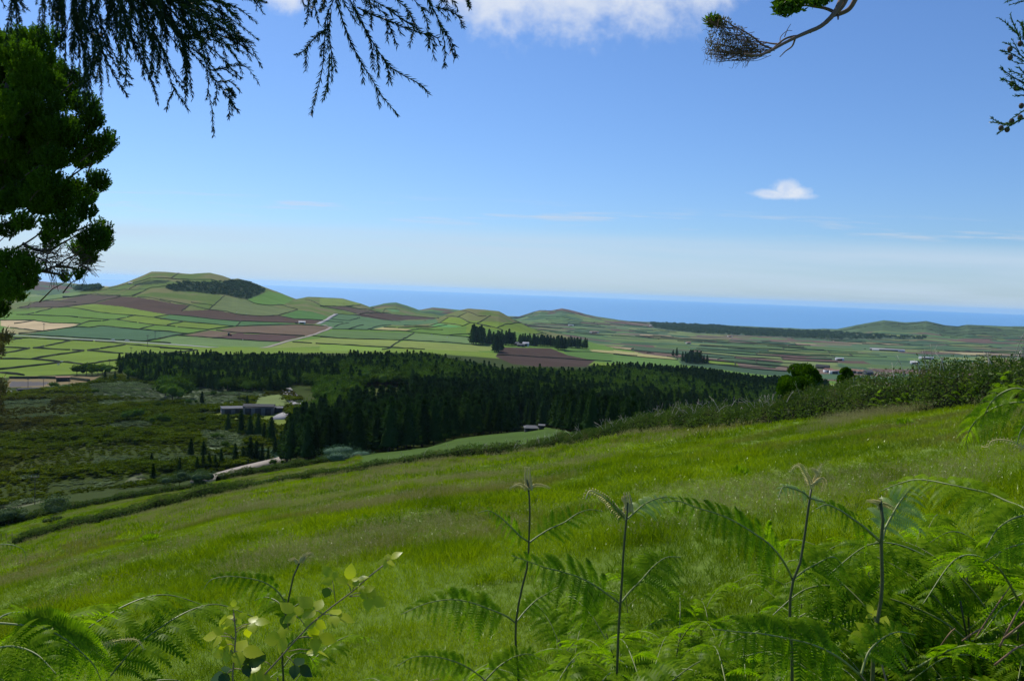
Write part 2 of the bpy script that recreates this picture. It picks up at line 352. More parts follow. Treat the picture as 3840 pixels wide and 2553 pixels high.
# ------------------------------------------------------------------ ground colours
GB = (.138, .205, .026); GM = (.085, .165, .034); GU = (.072, .135, .060); GL = (.125, .195, .065); GY = (.19, .235, .055)
BD = (.072, .045, .030); BM = (.085, .063, .043); BL = (.140, .098, .062); TN = (.44, .34, .19); OL = (.125, .150, .050); YT = (.33, .30, .12)
FIELDS = [
 ('1', "0 365 460 372 680 405 1100 418 960 465 700 510 600 518 330 490 140 470 0 440", TN),
 ('1', "60 470 600 520 420 545 240 560 60 545", (.27, .24, .11)),
 ('1', "300 560 700 515 1040 462 1280 472 1420 445 1900 495 2359 525 2359 590 2000 660 1500 640 850 595", (.062, .125, .058)),
 ('1', "900 190 1250 145 1500 150 1750 185 2330 290 2120 330 1860 300 1400 262 1230 225", GB),
 ('1', "260 195 500 120 620 98 800 100 1200 10 1600 25 1660 40 1380 110 1280 140 860 190", BM),
 ('1', "1290 140 1680 38 1900 50 2211 100 2359 130 2540 150 2620 162 2530 240 2400 290 2330 290 2000 235 1700 180", BD),
 ('1', "260 115 620 98 1120 20 1100 -30 700 -60 300 20", GL),
 ('1', "1640 355 1870 300 2359 362 2359 440 1900 400", GB),
 ('2', "230 460 310 420 680 405 930 430 1080 475 1400 495 1620 485 1850 530 2250 548 2120 605 1880 590 1100 560 870 545 480 500 120 475", BD),
 ('2', "780 685 1050 640 1400 625 1900 612 2359 640 2280 690 2100 770 1780 760 1000 725", BL),
 ('2', "280 765 700 690 1050 725 700 795", BL), ('2', "700 795 1050 730 2000 770 1650 850", (.085, .050, .042)),
 ('2', "0 700 380 740 0 810", GU), ('2', "120 480 480 505 870 550 1110 565 1050 635 330 570 0 535", (.07, .15, .05)),
 ('2', "1110 565 1900 600 1700 620 1050 635", (.06, .13, .045)), ('2', "130 620 340 572 980 635 680 680", GB),
 ('2', "300 770 780 800 1650 850 1450 920 0 880 0 810", GL), ('2', "1800 845 2359 785 2700 800 2700 900 1450 935", GY),
 ('2', "1200 265 1330 220 1500 150 1700 190 1850 260 1700 340 1330 325", (.10, .20, .035)), ('2', "1690 480 1900 410 2100 430 2330 500 2230 550 1850 530", (.07, .155, .035)),
 ('2', "690 395 890 215 1150 265 1330 330 1860 400 1600 490 1080 470", (.12, .155, .055)),
 ('3', "170 505 1300 545 1120 640 0 600 0 560", (.10, .165, .05)), ('3', "0 605 1110 645 940 740 0 690", GY), ('3', "0 692 930 745 860 790 0 790", (.17, .26, .04)),
 ('3', "1300 548 2120 605 2120 705 1160 645", GL), ('3', "1160 648 2130 710 2200 800 940 745", GY),
 ('3', "240 280 430 290 1200 370 1430 370 1600 345 1640 405 1170 440 1000 430 680 500 160 490 180 465 0 440 0 405", (.080, .150, .062)),
 ('3', "430 290 820 260 1180 300 1580 335 1590 350 1190 360 1130 372 900 365", BD),
 ('3', "40 180 360 178 560 220 740 235 760 255 560 285 480 270 350 230", BM), ('3', "720 495 860 462 1090 475 1270 490 1200 510", YT),
 ('3', "1500 430 1660 410 1960 450 1850 468 1600 455", (.10, .24, .07)),
 ('3', "1740 310 1920 230 2030 262 1900 328", OL), ('3', "1905 330 2040 262 2190 312 2330 310 2170 412", (.15, .165, .055)),
 ('3', "1650 405 1780 325 1920 328 2080 400 1980 450", GB), ('3', "0 60 300 70 560 130 560 160 0 172", (.15, .205, .045)),
 ('3', "900 205 1100 222 1100 250 1000 250", (.10, .20, .07)),
 ('4', "0 0 740 35 1160 220 1100 180 950 190 500 140 130 100 0 180", GB), ('4', "420 470 480 370 1160 385 1400 480 1780 550 1650 640 1000 640 620 600 400 500", (.060, .038, .027)),
 ('4', "1690 398 2359 440 2359 500 1700 430", YT), ('4', "0 340 400 350 330 420 0 420", GY), ('4', "1300 380 1690 400 1750 440 2359 500 2359 600 1800 560 1400 480", GM),
 ('5', "0 518 800 620 890 655 0 580", YT), ('5', "0 585 890 660 960 740 560 745 0 680", (.10, .185, .04)), ('5', "1200 640 1700 690 1750 760 1250 700", GB),
 ('5', "1450 640 2359 690 2240 770 1750 700", (.05, .085, .035)),
 ('1', "130 1140 1400 1130 1250 1210 560 1290 100 1290", (.20, .155, .075)), ('1', "150 1210 700 1220 600 1270 120 1290", (.11, .10, .095)),
 ('a', "1340 375 1520 355 1920 350 1960 330 1960 460 1880 470 1760 390 1450 405", (.145, .185, .035)),
 ('a', "1760 250 1900 230 1970 290 1960 330 1850 320 1740 300", (.14, .18, .06)),
 ('b', "540 160 1050 165 1080 300 540 320", (.075, .095, .022)),
 ('a', "560 170 900 150 1200 200 1240 270 1000 260 640 240", (.085, .105, .060)), ('a', "1380 160 1800 160 1800 240 1500 300 1250 310 1240 240", (.10, .125, .07)),
 ('a', "670 280 840 275 840 300 680 305", (.17, .22, .13)), ('a', "1300 510 1500 480 1700 545 1620 620 1420 600", (.14, .18, .09)), ('a', "750 440 860 420 860 450 760 455", (.17, .21, .13)),
 ('a', "840 830 950 750 1010 830 900 850", (.12, .13, .07)), ('a', "0 990 230 940 300 960 60 1020 0 1040", (.11, .12, .06)),
]
GREYZ = [pts(c, s) for c, s, k in FIELDS if c == 'a' and k[2] > .065 or c == 'a' and k[2] == .060]
YARD = [pts(c, s) for c, s, k in FIELDS if c in 'ab' and k[2] < .058 or k == (.14, .18, .06)]
HILLWOOD = pts('2', "60 100 300 25 700 40 1100 5 1280 50 1440 120 1450 160 1280 240 1190 262 1080 245 900 200 700 190 480 160 200 150")
COASTWOOD = pts('5', "510 150 900 160 1500 190 1900 230 2359 245 2900 262 3350 300 3900 330 4300 350 4300 370 3600 372 3000 372 2359 345 2000 330 1400 300 1150 290 820 250 560 215")
CW, SW = math.cos(R_(14)), math.sin(R_(14))
def plain_uv(x, y):
    a = x*CW-y*SW; b = x*SW+y*CW
    return a, b + 90*(fbm(a/900, b/900, 2, 31)-.5)*2
def rowf(b): return b/105.0
def hsh(n, s): 
    n = (np.asarray(n).astype(np.int64)*2654435761+s*40503) & 0xFFFFFFFF
    n = ((n ^ (n >> 15))*2246822519) & 0xFFFFFFFF
    return ((n ^ (n >> 13)) & 0xFFFF)/65535.0
def colour_ground():
    A, Rr = np.meshgrid(AZ, RR, indexing='ij')
    x = Rr*np.sin(A); y = Rr*np.cos(A); z = ZT
    px, py = project(np.stack([x, y, z], -1).reshape(-1, 3)); px = px.reshape(A.shape); py = py.reshape(A.shape)
    vis = (y > .3*Rr) & (Rr > 1)
    re = [np.interp(AZ, s[0], s[1])[:, None] for s in ST]
    col = np.empty(A.shape+(3,))
    col[:] = GM
    n1 = fbm(x/55, y/55, 4, 11)[..., None]; n2 = fbm(x/7, y/7, 3, 12)[..., None]
    mead = Rr < re[0]
    col[mead] = (np.array((.085, .15, .018)) + (n2*np.array((.07, .06, .02))))[mead]
    st = (Rr >= re[0]) & (Rr < re[1]); col[st] = (.10, .165, .022)
    # valley floor scrub
    sc = (Rr >= re[1]) & (Rr < re[3]); base = np.array((.028, .052, .008))*(1-n1)+np.array((.048, .056, .012))*n1
    col[sc] = base[sc]
    hay = (Rr >= re[3]) & (Rr < re[4]); col[hay] = np.array((.138, .205, .024))
    hay = (Rr >= re[4]) & (Rr < re[5]); col[hay] = np.array((.105, .19, .030))
    hill = (Rr >= re[5]) & (Rr < 3400); k = sstep((n1-.35)/.3)
    col[hill] = (np.array((.095, .145, .030))*(1-k)+np.array((.150, .150, .058))*k)[hill]
    # patchwork of the far plain
    a, b = plain_uv(x, y); j = np.floor(rowf(b)); wd = 130+120*hsh(j, 5); i = np.floor(a/wd+hsh(j, 3)*7)
    q = hsh(i*131+j*7919, 1); q2 = hsh(i*17+j*101, 2)
    big = fbm(a/700, b/420, 3, 44)
    pal = np.array([(.075, .135, .050), (.105, .165, .055), (.060, .110, .055), (.15, .19, .065), (.12, .078, .060), (.075, .125, .060), (.16, .115, .085), (.30, .25, .13)])
    ed = np.array([.18, .34, .50, .62, .76, .88, .95])
    idx = np.searchsorted(ed, np.clip(q*.75+(big-.38)*.9, 0, 1))
    far = (px > 500) & (Rr > np.interp(px, [500, 540, 600, 680, 1100], [3300, 2400, 1850, 1350, 1250])) | (Rr > 3350)
    far &= vis
    cc = pal[idx]*(.8+.4*q2)[..., None]
    col[far] = cc[far]
    gh = far & (px > 800) & (Rr > 4500); gc = np.array((.075, .115, .050))*(.8+.4*q2)[..., None]
    col[gh] = gc[gh]
    for c, s, k in FIELDS:
        P = pts(c, s); xs = [p[0] for p in P]; ys = [p[1] for p in P]
        mk = vis & (px > min(xs)) & (px < max(xs)) & (py > min(ys)) & (py < max(ys)) & (Rr > re[1]*1.02)
        if c in '1234': mk &= Rr < 4300
        ii = np.nonzero(mk)
        if len(ii[0]) == 0: continue
        w = inpoly(px[ii], py[ii], P)
        ii = (ii[0][w], ii[1][w])
        v = (.90+.22*fbm(x[ii]/60, y[ii]/60, 3, 9))[:, None]
        col[ii] = np.array(k)*v
    shaded_st = st & (px > 350) & vis; col[shaded_st] = (.060, .105, .016)  # grass below the wood darkened, the wood's shade put into its colour
    for P, k in ((pts('k', '895 215 930 200 1010 190 1080 178 1160 182 1130 200 1040 208 960 215'), (.030, .050, .018)), (HILLWOOD, (.020, .036, .014)), (COASTWOOD, (.070, .100, .058))):
        ii = np.nonzero(vis & (Rr > 1500)); w = inpoly(px[ii], py[ii], P); ii = (ii[0][w], ii[1][w]); col[ii] = k
    col[Rr > 6150] = (.06, .06, .05)
    return col, px, py
GC, GPX, GPY = colour_ground()
def ground_mesh():
    nA, nR = ZT.shape
    A, Rr = np.meshgrid(AZ, RR[1:], indexing='ij')
    V = np.stack([Rr*np.sin(A), Rr*np.cos(A), ZT[:, 1:]], -1)[:-1].reshape(-1, 3)      # last azimuth = first
    n1, n2 = nA-1, nR-1
    V = np.vstack([V, [[0, 0, -1.9]]])
    i = np.arange(n1); j = np.arange(n2-1); I, J = np.meshgrid(i, j, indexing='ij'); I2 = (I+1) % n1
    Q = np.stack([I*n2+J, I*n2+J+1, I2*n2+J+1, I2*n2+J], -1).reshape(-1, 4)[:, ::-1]
    T = np.stack([np.full(n1, len(V)-1), i*n2, ((i+1) % n1)*n2], -1)[:, ::-1]
    m, g = mat_new('ground_turf')
    at = g.n('ShaderNodeVertexColor', layer_name='Col')
    geo = g.n('ShaderNodeNewGeometry')
    na = g.n('ShaderNodeTexNoise', {'Vector': geo.outputs['Position'], 'Scale': .05, 'Detail': 9.0, 'Roughness': .65}).outputs[0]
    nb = g.n('ShaderNodeTexNoise', {'Vector': geo.outputs['Position'], 'Scale': 2.5, 'Detail': 6.0, 'Roughness': .7}).outputs[0]
    nc = g.n('ShaderNodeTexNoise', {'Vector': g.n('ShaderNodeVectorMath', {0: geo.outputs['Position'], 1: (.012, .03, .02)}, operation='MULTIPLY').outputs[0], 'Scale': 1.0, 'Detail': 5.0, 'Roughness': .6}).outputs[0]
    f = g.m('ADD', .36, g.m('ADD', g.m('MULTIPLY', nc, .50), g.m('ADD', g.m('MULTIPLY', na, .50), g.m('MULTIPLY', nb, .30))))
    c = g.mix(1.0, at.outputs[0], g.n('ShaderNodeCombineColor', {0: f, 1: f, 2: f}).outputs[0], 'MULTIPLY')
    b = g.n('ShaderNodeBump', {'Strength': .5, 'Distance': .5, 'Height': na})
    p = g.n('ShaderNodeBsdfPrincipled', {'Base Color': c, 'Roughness': 1.0, 'Specular IOR Level': .05, 'Normal': b.outputs[0]})
    g.n('ShaderNodeOutputMaterial', {0: p.outputs[0]})
    me = nmesh('ground', V, [Q, T], m, True)
    ca = me.color_attributes.new('Col', 'FLOAT_COLOR', 'POINT')
    cc = np.ones((len(V), 4), np.float32); cc[:-1, :3] = GC[:-1, 1:].reshape(-1, 3); cc[-1, :3] = (.1, .15, .02)
    ca.data.foreach_set('color', cc.ravel())
    tag(link('ground', me), kind='structure')
ground_mesh()
def sea_mesh():
    a = np.radians(np.linspace(-180, 180, 97)); r = np.array([5200, 6500, 9000, 14000, 22000, 34000, 52000.])
    Aa, Ra = np.meshgrid(a[:-1], r, indexing='ij')
    V = np.stack([Ra*np.sin(Aa), Ra*np.cos(Aa), np.full(Aa.shape, SEA)], -1).reshape(-1, 3)
    i = np.arange(96); j = np.arange(6); I, J = np.meshgrid(i, j, indexing='ij'); I2 = (I+1) % 96
    Q = np.stack([I*7+J, I2*7+J, I2*7+J+1, I*7+J+1], -1).reshape(-1, 4)
    tag(link('sea', nmesh('sea', V, Q, wave_mat())), kind='structure')
sea_mesh()

# ------------------------------------------------------------------ ribbons: roads and field walls
def resample(P, step):
    P = np.asarray(P, float); d = np.r_[0, np.cumsum(np.linalg.norm(np.diff(P[:, :2], axis=0), axis=1))]
    n = max(2, int(d[-1]/step)+1); t = np.linspace(0, d[-1], n)
    return np.stack([np.interp(t, d, P[:, k]) for k in range(P.shape[1])], 1)
def ribbon(P, w, h, sink=.3, jit=0.0, lift=0.0, flat=False, top=.7):
    """strip of width w and height h following the ground along P (n,2+)"""
    T = np.gradient(P[:, :2], axis=0); T /= np.linalg.norm(T, axis=1)[:, None]+1e-9; N = np.stack([-T[:, 1], T[:, 0]], 1)
    n = len(P); hh = h*(1+jit*(rng.random(n)-.5)*2)
    L = P[:, :2]+N*w/2; Rt = P[:, :2]-N*w/2; Lt = P[:, :2]+N*w/2*top; Rtt = P[:, :2]-N*w/2*top
    zl, zr = H(L[:, 0], L[:, 1]), H(Rt[:, 0], Rt[:, 1]); zc = H(P[:, 0], P[:, 1])
    if flat: zc = zl = zr = np.maximum(np.maximum(zl, zr), zc)+lift
    V = np.stack([np.c_[L, zl-sink], np.c_[Lt, zc+hh], np.c_[Rtt, zc+hh], np.c_[Rt, zr-sink]], 1).reshape(-1, 3)
    k = np.arange(n-1)*4; Q = np.concatenate([np.stack([k+a, k+b, k+4+b, k+4+a], 1) for a, b in ((0, 1), (1, 2), (2, 3))])
    E = np.array([[0, 3, 2, 1], [(n-1)*4, (n-1)*4+1, (n-1)*4+2, (n-1)*4+3]])
    return V, np.vstack([Q, E])
def road(name, c, s, w, mat, kind='structure', ext=None):
    q = pts(c, s); P = hit([a for a, b in q], [b for a, b in q])
    P = resample(P, 6 if w < 7 else 12)
    V, Q = ribbon(P, w, .02, .9, flat=True, lift=.12, top=.999)
    o = link(name, nmesh(name, V, Q, mat)); tag(o, kind=kind); return o
road('main_road', '1', "-60 562 0 567 500 590 1000 622 1425 647 2000 680 2359 700 3000 742", 9.5, M['road'])
road('farm_road', 'p', "262 347.4 288.8 340.4 309 335.7 325.7 330 331.5 327.2 324 324.6", 6.0, M['track'])
road('hill_road', 'p', "318 323.5 324 320.5 336.3 313.6", 8, M['road'])
road('valley_road', 'p', "200 482.3 211.6 479 240 471 262 465.7 290 458", 4.6, M['track'])
road('bend_road', 'p', "284 387 289 393 296 401 300 407 292 412 284 415.5 279 419", 7, M['road'])
road('yard_road', 'p', "6 391.5 20 390.5 50 389.5", 7, M['road'])
WALLS = {'1': """0 600 290 618 420 612;10 660 300 622;420 612 1000 650 1080 650;1080 650 1285 658;1320 660 1700 690 1790 705 2359 752;0 740 30 742;60 742 410 758;460 752 610 730;635 726 1000 650;460 756 965 780
1000 780 1160 792;1210 790 1700 830;1735 828 2020 858 2359 866;0 835 410 758;1210 788 1370 768;1390 762 1730 705;0 905 430 905 800 945;440 905 760 852;775 850 1150 795;450 908 840 945 1160 980 1620 1040
0 1050 840 955;1160 980 2010 858 2359 835;0 1095 330 1130;0 557 215 562;260 563 800 592 1500 634 2359 686;260 552 600 520 900 480 1040 462 1110 420 1240 382 1400 378;1420 378 1510 362;140 470 420 505 600 518
0 368 440 366 490 370 700 405 1110 415;200 415 480 370;230 290 350 292;355 292 470 268;495 262 720 200;355 292 560 300 1080 328;1100 330 1500 358 1600 358;240 202 680 190 860 190
870 185 1200 225 1400 262 1860 300 2120 330 2359 362;1620 355 1740 330;1760 325 1870 300;1600 358 1890 400;1040 460 1270 470 1340 450 1420 443 1900 495 2359 525;1930 495 2040 460 2140 435;1920 402 2140 435 2359 450
270 190 500 120 620 98 740 97;750 100 900 112 1050 118;860 185 1280 138 1380 100 1680 38;600 98 1120 20 1220 10 1660 35;1680 38 1820 30 1950 -20;1900 50 2200 85 2359 125;2000 660 2359 590;2130 330 2359 290""",
'2': """0 260 150 290 420 340 560 380 680 405;410 345 300 420;680 400 890 210;430 305 720 345;680 405 930 430 1080 475 1400 495 1620 485;1620 485 1700 465 1900 408;1200 270 1330 325 1500 345 1700 340 1900 400
1890 250 2000 290 2200 380 2359 415;1620 485 1850 530 2250 550;120 475 480 505 870 550 1110 565 1900 590;0 535 330 570 1020 635;100 620 330 570;1050 635 1110 570;0 625 210 640;245 645 680 680 1050 635 1900 612 2359 640
0 700 380 740;0 810 120 775 400 740 680 685;250 765 780 800 1660 850;780 690 1000 720 1900 765 2000 770;1830 855 2100 870;2150 875 2359 885;2110 770 2359 790;2000 265 2230 350 2359 365;0 935 450 960;0 1025 500 965""",
'3': """0 175 360 178 560 160;340 75 430 105 560 130 650 170;360 178 560 215 700 225 850 270;40 185 180 205 350 230 500 275;200 278 400 290 700 320 1000 375 1110 390;550 285 820 260;860 262 1180 300 1400 320 1600 340
170 490 420 495 660 500;690 500 1180 520 1850 585 2120 605;660 500 760 460 980 430;880 465 1050 470;1190 518 1400 482 1700 500;1160 440 1640 405 1770 330;1080 475 1380 465 1760 430;1740 310 1920 328 2080 400;1740 310 1910 232
1640 405 1970 450 2090 400 2359 460;1900 328 2030 262;1940 232 2190 312 2300 312;2170 412 2359 300;1300 545 1120 640 860 775;0 600 1110 640 2120 705 2359 715;0 690 920 740 1450 770;1770 575 2120 550;1430 370 1640 345
700 205 900 210 1100 225;160 350 400 375 550 330;0 375 320 395;200 460 400 405;400 490 600 430""",
'4': """0 25 130 45 420 105 500 140;140 50 220 0;420 105 740 35;660 0 740 35 1040 160 1160 220;950 190 1100 180;0 185 100 185;0 235 90 235;420 480 1100 515 1800 555 2000 570;1350 430 1700 432 2359 490""",
'5': """0 580 890 660;0 500 350 540 560 570;800 560 900 650;1440 650 1500 630 2000 660;1300 710 2240 770"""}
WALLS['k'] = '740 235 980 182 1160 170 1290 176 1480 190;640 248 800 246 1000 243 1140 218;1160 170 1220 133;900 292 1010 238;330 260 620 268 740 262;460 300 640 270 820 285;880 240 960 200 1100 190'
WL = {'k': ('dark wall crossing the upper slope of the big hill', 'dark walls high on the big hill'),
      '1': ('low dark stone wall between pastures near the straight road', 'dark walls around the pastures by the straight road'),
      '2': ('dark stone wall between fields at the foot of the big hill', 'dark walls on and below the big hill'),
      '3': ('dark hedged wall between fields around the flat-topped hill', 'dark walls around the flat-topped hill'),
      '4': ('dark wall on the flat-topped hill or beside the brown field', 'dark walls by the farm windbreak'),
      '5': ('dark hedge line edging the pale strip fields beyond the wood', 'dark hedge lines beyond the wood')}
def walls():
    for c, s in WALLS.items():
        for ln in s.replace('\n', ';').split(';'):
            q = pts(c, ln)
            P = hit([a for a, b in q], [b for a, b in q], 500)
            r = np.hypot(P[:, 0], P[:, 1])
            if r.max()/r.min() > 1.7: continue
            sc = 1.2 if r.mean() < 1250 else (1.2 if r.mean() < 2300 else 1.6)
            P = resample(P, 9 if r.mean() < 1300 else 16)
            if len(P) > 3: P[1:-1, :2] += (rng.random((len(P)-2, 2))-.5)*2.2
            V, Q = ribbon(P, sc*1.1, sc, .5, jit=.28)
            o = link('field_wall', nmesh('field_wall', V, Q, M['stone']))
            tag(o, WL[c][0], 'wall', WL[c][1])
walls()
def far_walls():
    Vs, Qs, n = [], [], 0
    js = np.arange(12, 62); 
    for j in js:
        aa = np.arange(-3500, 4200, 35.0)
        b = j*105.0+0*aa
        for _ in range(3):                              # invert the warp
            b = j*105.0-90*(fbm(aa/900, b/900, 2, 31)-.5)*2
        x = aa*CW+b*SW; y = -aa*SW+b*CW
        segs = [(x, y, 1.0)]
        wd = 130+120*float(hsh(j, 5)); off = float(hsh(j, 3))*7
        for i in range(-30, 36):
            a0 = (i-off)*wd; bb = np.linspace(j*105.0, (j+1)*105.0, 4)-90*(fbm(np.full(4, a0)/900, np.linspace(j*105., (j+1)*105., 4)/900, 2, 31)-.5)*2
            segs.append((a0*CW+bb*SW, -a0*SW+bb*CW, .9))
        for (x, y, k) in segs:
            r = np.hypot(x, y); px, py = project(np.stack([x, y, H(x, y)], 1))
            ok = (y > 100) & (px > 480) & (px < 1060) & (r > np.interp(px, [480, 540, 600, 680, 1100], [3400, 2450, 1880, 1400, 1300])) & (r < 5400)
            ok &= ~inpoly(px, py, COASTWOOD)
            ok &= fbm(x/260, y/260, 2, 77) > .46
            idx = np.nonzero(ok[:-1] & ok[1:])[0]
            if not len(idx): continue
            for seg in np.split(idx, np.nonzero(np.diff(idx) != 1)[0]+1):
                e = np.r_[seg, seg[-1]+1]; P = np.stack([x[e], y[e]], 1)
                V, Q = ribbon(P, 2.0, 1.7*k, .5, jit=.4)
                Vs.append(V); Qs.append(Q+n); n += len(V)
    o = link('far_field_walls', nmesh('far_field_walls', np.vstack(Vs), np.vstack(Qs), M['stone']))
    tag(o, 'countless thin dark walls dividing the strip fields of the far coastal plain', 'wall', kind='stuff')
far_walls()
# ------------------------------------------------------------------ foliage building blocks
def leafq(P, D, S):
    """one pointed leaf (4 corners) per row: base P, vector D, half width vector S"""
    V = np.stack([P, P+.42*D+S, P+D, P+.42*D-S], 1).reshape(-1, 3)
    return V, np.arange(len(P)*4).reshape(-1, 4)
def unit(v): return v/(np.linalg.norm(v, axis=-1, keepdims=True)+1e-9)
def rdir(n, r=rng): return unit(r.normal(size=(n, 3)))
def merge(parts):
    Vs, Qs, n = [], [], 0
    for V, Q in parts: Vs.append(V); Qs.append(Q+n); n += len(V)
    return np.vstack(Vs), np.vstack(Qs)
def tube(P, r0, r1=None, k=6, radii=None):
    P = np.asarray(P, float); n = len(P)
    r = np.linspace(r0, r1 if r1 is not None else r0, n) if radii is None else np.asarray(radii)
    T = unit(np.gradient(P, axis=0)); N = np.cross(T[0], [0.3, .2, 1.0] if abs(T[0][2]) < .9 else [1.0, 0, 0]); N /= np.linalg.norm(N)
    rings = []
    for i in range(n):
        N = N-T[i]*np.dot(N, T[i]); N /= np.linalg.norm(N)+1e-9; B = np.cross(T[i], N)
        a = np.arange(k)*2*math.pi/k
        rings.append(P[i]+r[i]*(np.cos(a)[:, None]*N+np.sin(a)[:, None]*B))
    V = np.vstack(rings); i = np.arange(n-1)[:, None]*k; j = np.arange(k)[None]; j2 = (j+1) % k
    Q = np.stack([i+j, i+j2, i+k+j2, i+k+j], -1).reshape(-1, 4)
    if k == 4: Q = np.vstack([Q, [[3, 2, 1, 0]], [[(n-1)*4, (n-1)*4+1, (n-1)*4+2, (n-1)*4+3]]])
    elif k == 6:
        m = (n-1)*6; Q = np.vstack([Q, [[3, 2, 1, 0], [5, 4, 3, 0], [m, m+1, m+2, m+3], [m, m+3, m+4, m+5]]])
    return V, Q
def spline(P, n):
    P = np.asarray(P, float); m = len(P)
    if m < 3: 
        t = np.linspace(0, 1, n)[:, None]; return P[0]*(1-t)+P[-1]*t
    d = np.r_[0, np.cumsum(np.linalg.norm(np.diff(P, axis=0), axis=1))]; t = np.linspace(0, d[-1], n)
    Tn = np.gradient(P, d, axis=0); i = np.clip(np.searchsorted(d, t, side='right')-1, 0, m-2); h = (d[i+1]-d[i]); s = ((t-d[i])/h)[:, None]; h = h[:, None]
    return (2*s**3-3*s**2+1)*P[i]+(s**3-2*s**2+s)*h*Tn[i]+(-2*s**3+3*s**2)*P[i+1]+(s**3-s**2)*h*Tn[i+1]

# ------------------------------------------------------------------ far and middle trees
def conifer_parts(h, seed, n=520, slim=1.0):
    r = np.random.default_rng(seed)
    t = r.random(n)**.8                          # 0 bottom .. 1 top
    t[:n//12] = .9+.1*r.random(n//12)
    prof = (np.clip(1-t, 0, 1)**.72)*(.27*h)*slim*(1+.22*np.sin(t*23+seed)*(1-t))+.12
    prof *= np.where(t < .12, .8, 1)
    a = r.random(n)*2*math.pi; prof *= 1+.18*np.sin(3*a+seed+5*t)
    rad = prof*(.45+.5*r.random(n)**.5)
    z = .10*h+t*.90*h
    o = np.stack([np.cos(a), np.sin(a), np.zeros(n)], 1)
    P = o*rad[:, None]*.75; P[:, 2] = z
    D = o*(.55+.8*r.random(n))[:, None]*(.35+prof*.22)[:, None]; D[:, 2] += -.28*h*.03+r.normal(size=n)*.18+np.where(t > .9, .9, 0)
    S = np.cross(D, rdir(n, r)); S = unit(S)*(.16+.20*r.random(n))[:, None]*np.clip(h/15, .5, 1.3)
    V, Q = leafq(P, D, S)
    k = 9; zz = np.linspace(.12*h, .93*h, 7); core = []
    for q, zq in enumerate(zz):
        tt = (zq/h-.1)/.9; rr = max(.04, (1-tt)**.72*.27*h*slim*.60)
        aa = np.arange(k)*2*math.pi/k+q; core.append(np.stack([np.cos(aa)*rr*(1+.15*r.normal(size=k)), np.sin(aa)*rr, np.full(k, zq)], 1))
    Vc = np.vstack(core); i = np.arange(6)[:, None]*k; j = np.arange(k)[None]; j2 = (j+1) % k
    Qc = np.stack([i+j, i+j2, i+k+j2, i+k+j], -1).reshape(-1, 4)
    crown = merge([(V, Q), (Vc, Qc)])
    trunk = tube([[0, 0, -.6], [0.02*h, 0, .35*h], [0, 0, .8*h]], .016*h, .005*h, 6)
    return crown, trunk
def blob_parts(rx, ry, h, seed, n=420, leaf=.5, zc=.55, lobes=7, trunk=True, up=.0):
    """uneven broadleaf crown of several lobes"""
    r = np.random.default_rng(seed)
    lc = np.stack([r.normal(size=lobes)*.34, r.normal(size=lobes)*.34, zc+.28*(r.random(lobes)-.5)], 1); lc[0] = (0, 0, zc+.08)
    lr = .26+.16*r.random(lobes)
    i = r.integers(0, lobes, n); d = rdir(n, r); d[:, 2] = np.abs(d[:, 2])*1.0-.35*(r.random(n) < .35)
    d = unit(d)
    P = lc[i]+d*(lr[i]*(.66+.42*r.random(n)))[:, None]*np.array([1, 1, .8])
    P = P*np.array([rx*2, ry*2, h]); P[:, 2] = np.maximum(P[:, 2], .03*h)
    D = (unit(d+.8*rdir(n, r)+np.array([0, 0, up])))*leaf*(.6+.8*r.random(n))[:, None]
    S = unit(np.cross(D, rdir(n, r)))*leaf*.33
    Vs = [leafq(P, D, S)]
    k = 8
    for q in range(lobes):                        # dark inner masses
        c = lc[q]*np.array([rx*2, ry*2, h]); rr = lr[q]*.66; aa = np.arange(k)*2*math.pi/k
        rings = [c+np.stack([np.cos(aa)*rr*rx*2*math.sin(f), np.sin(aa)*rr*ry*2*math.sin(f), np.full(k, rr*h*.8*math.cos(f))], 1) for f in (.15, .8, 1.57, 2.3, 2.99)]
        V = np.vstack(rings); V[:, 2] = np.maximum(V[:, 2], .0)
        ii = np.arange(4)[:, None]*k; j = np.arange(k)[None]; j2 = (j+1) % k
        Vs.append((V, np.stack([ii+j, ii+j2, ii+k+j2, ii+k+j], -1).reshape(-1, 4)))
    crown = merge(Vs)
    tr = tube([[0, 0, -.4], [.03*h, .02*h, .3*h], [0, 0, .6*h]], .03*h, .012*h, 6) if trunk else None
    return crown, tr
def src(name, crown, trunk, cm):
    """unlinked object used as a source of instances: crown and trunk in one mesh"""
    if trunk is None: V, Q = crown; me = nmesh(name, V, Q, cm)
    else:
        V, Q = merge([crown, trunk]); me = nmesh(name, V, Q, cm); me.materials.append(M['bark'])
        mi = np.zeros(len(Q), np.int32); mi[len(crown[1]):] = 1; me.polygons.foreach_set('material_index', mi)
    return bpy.data.objects.new(name, me)
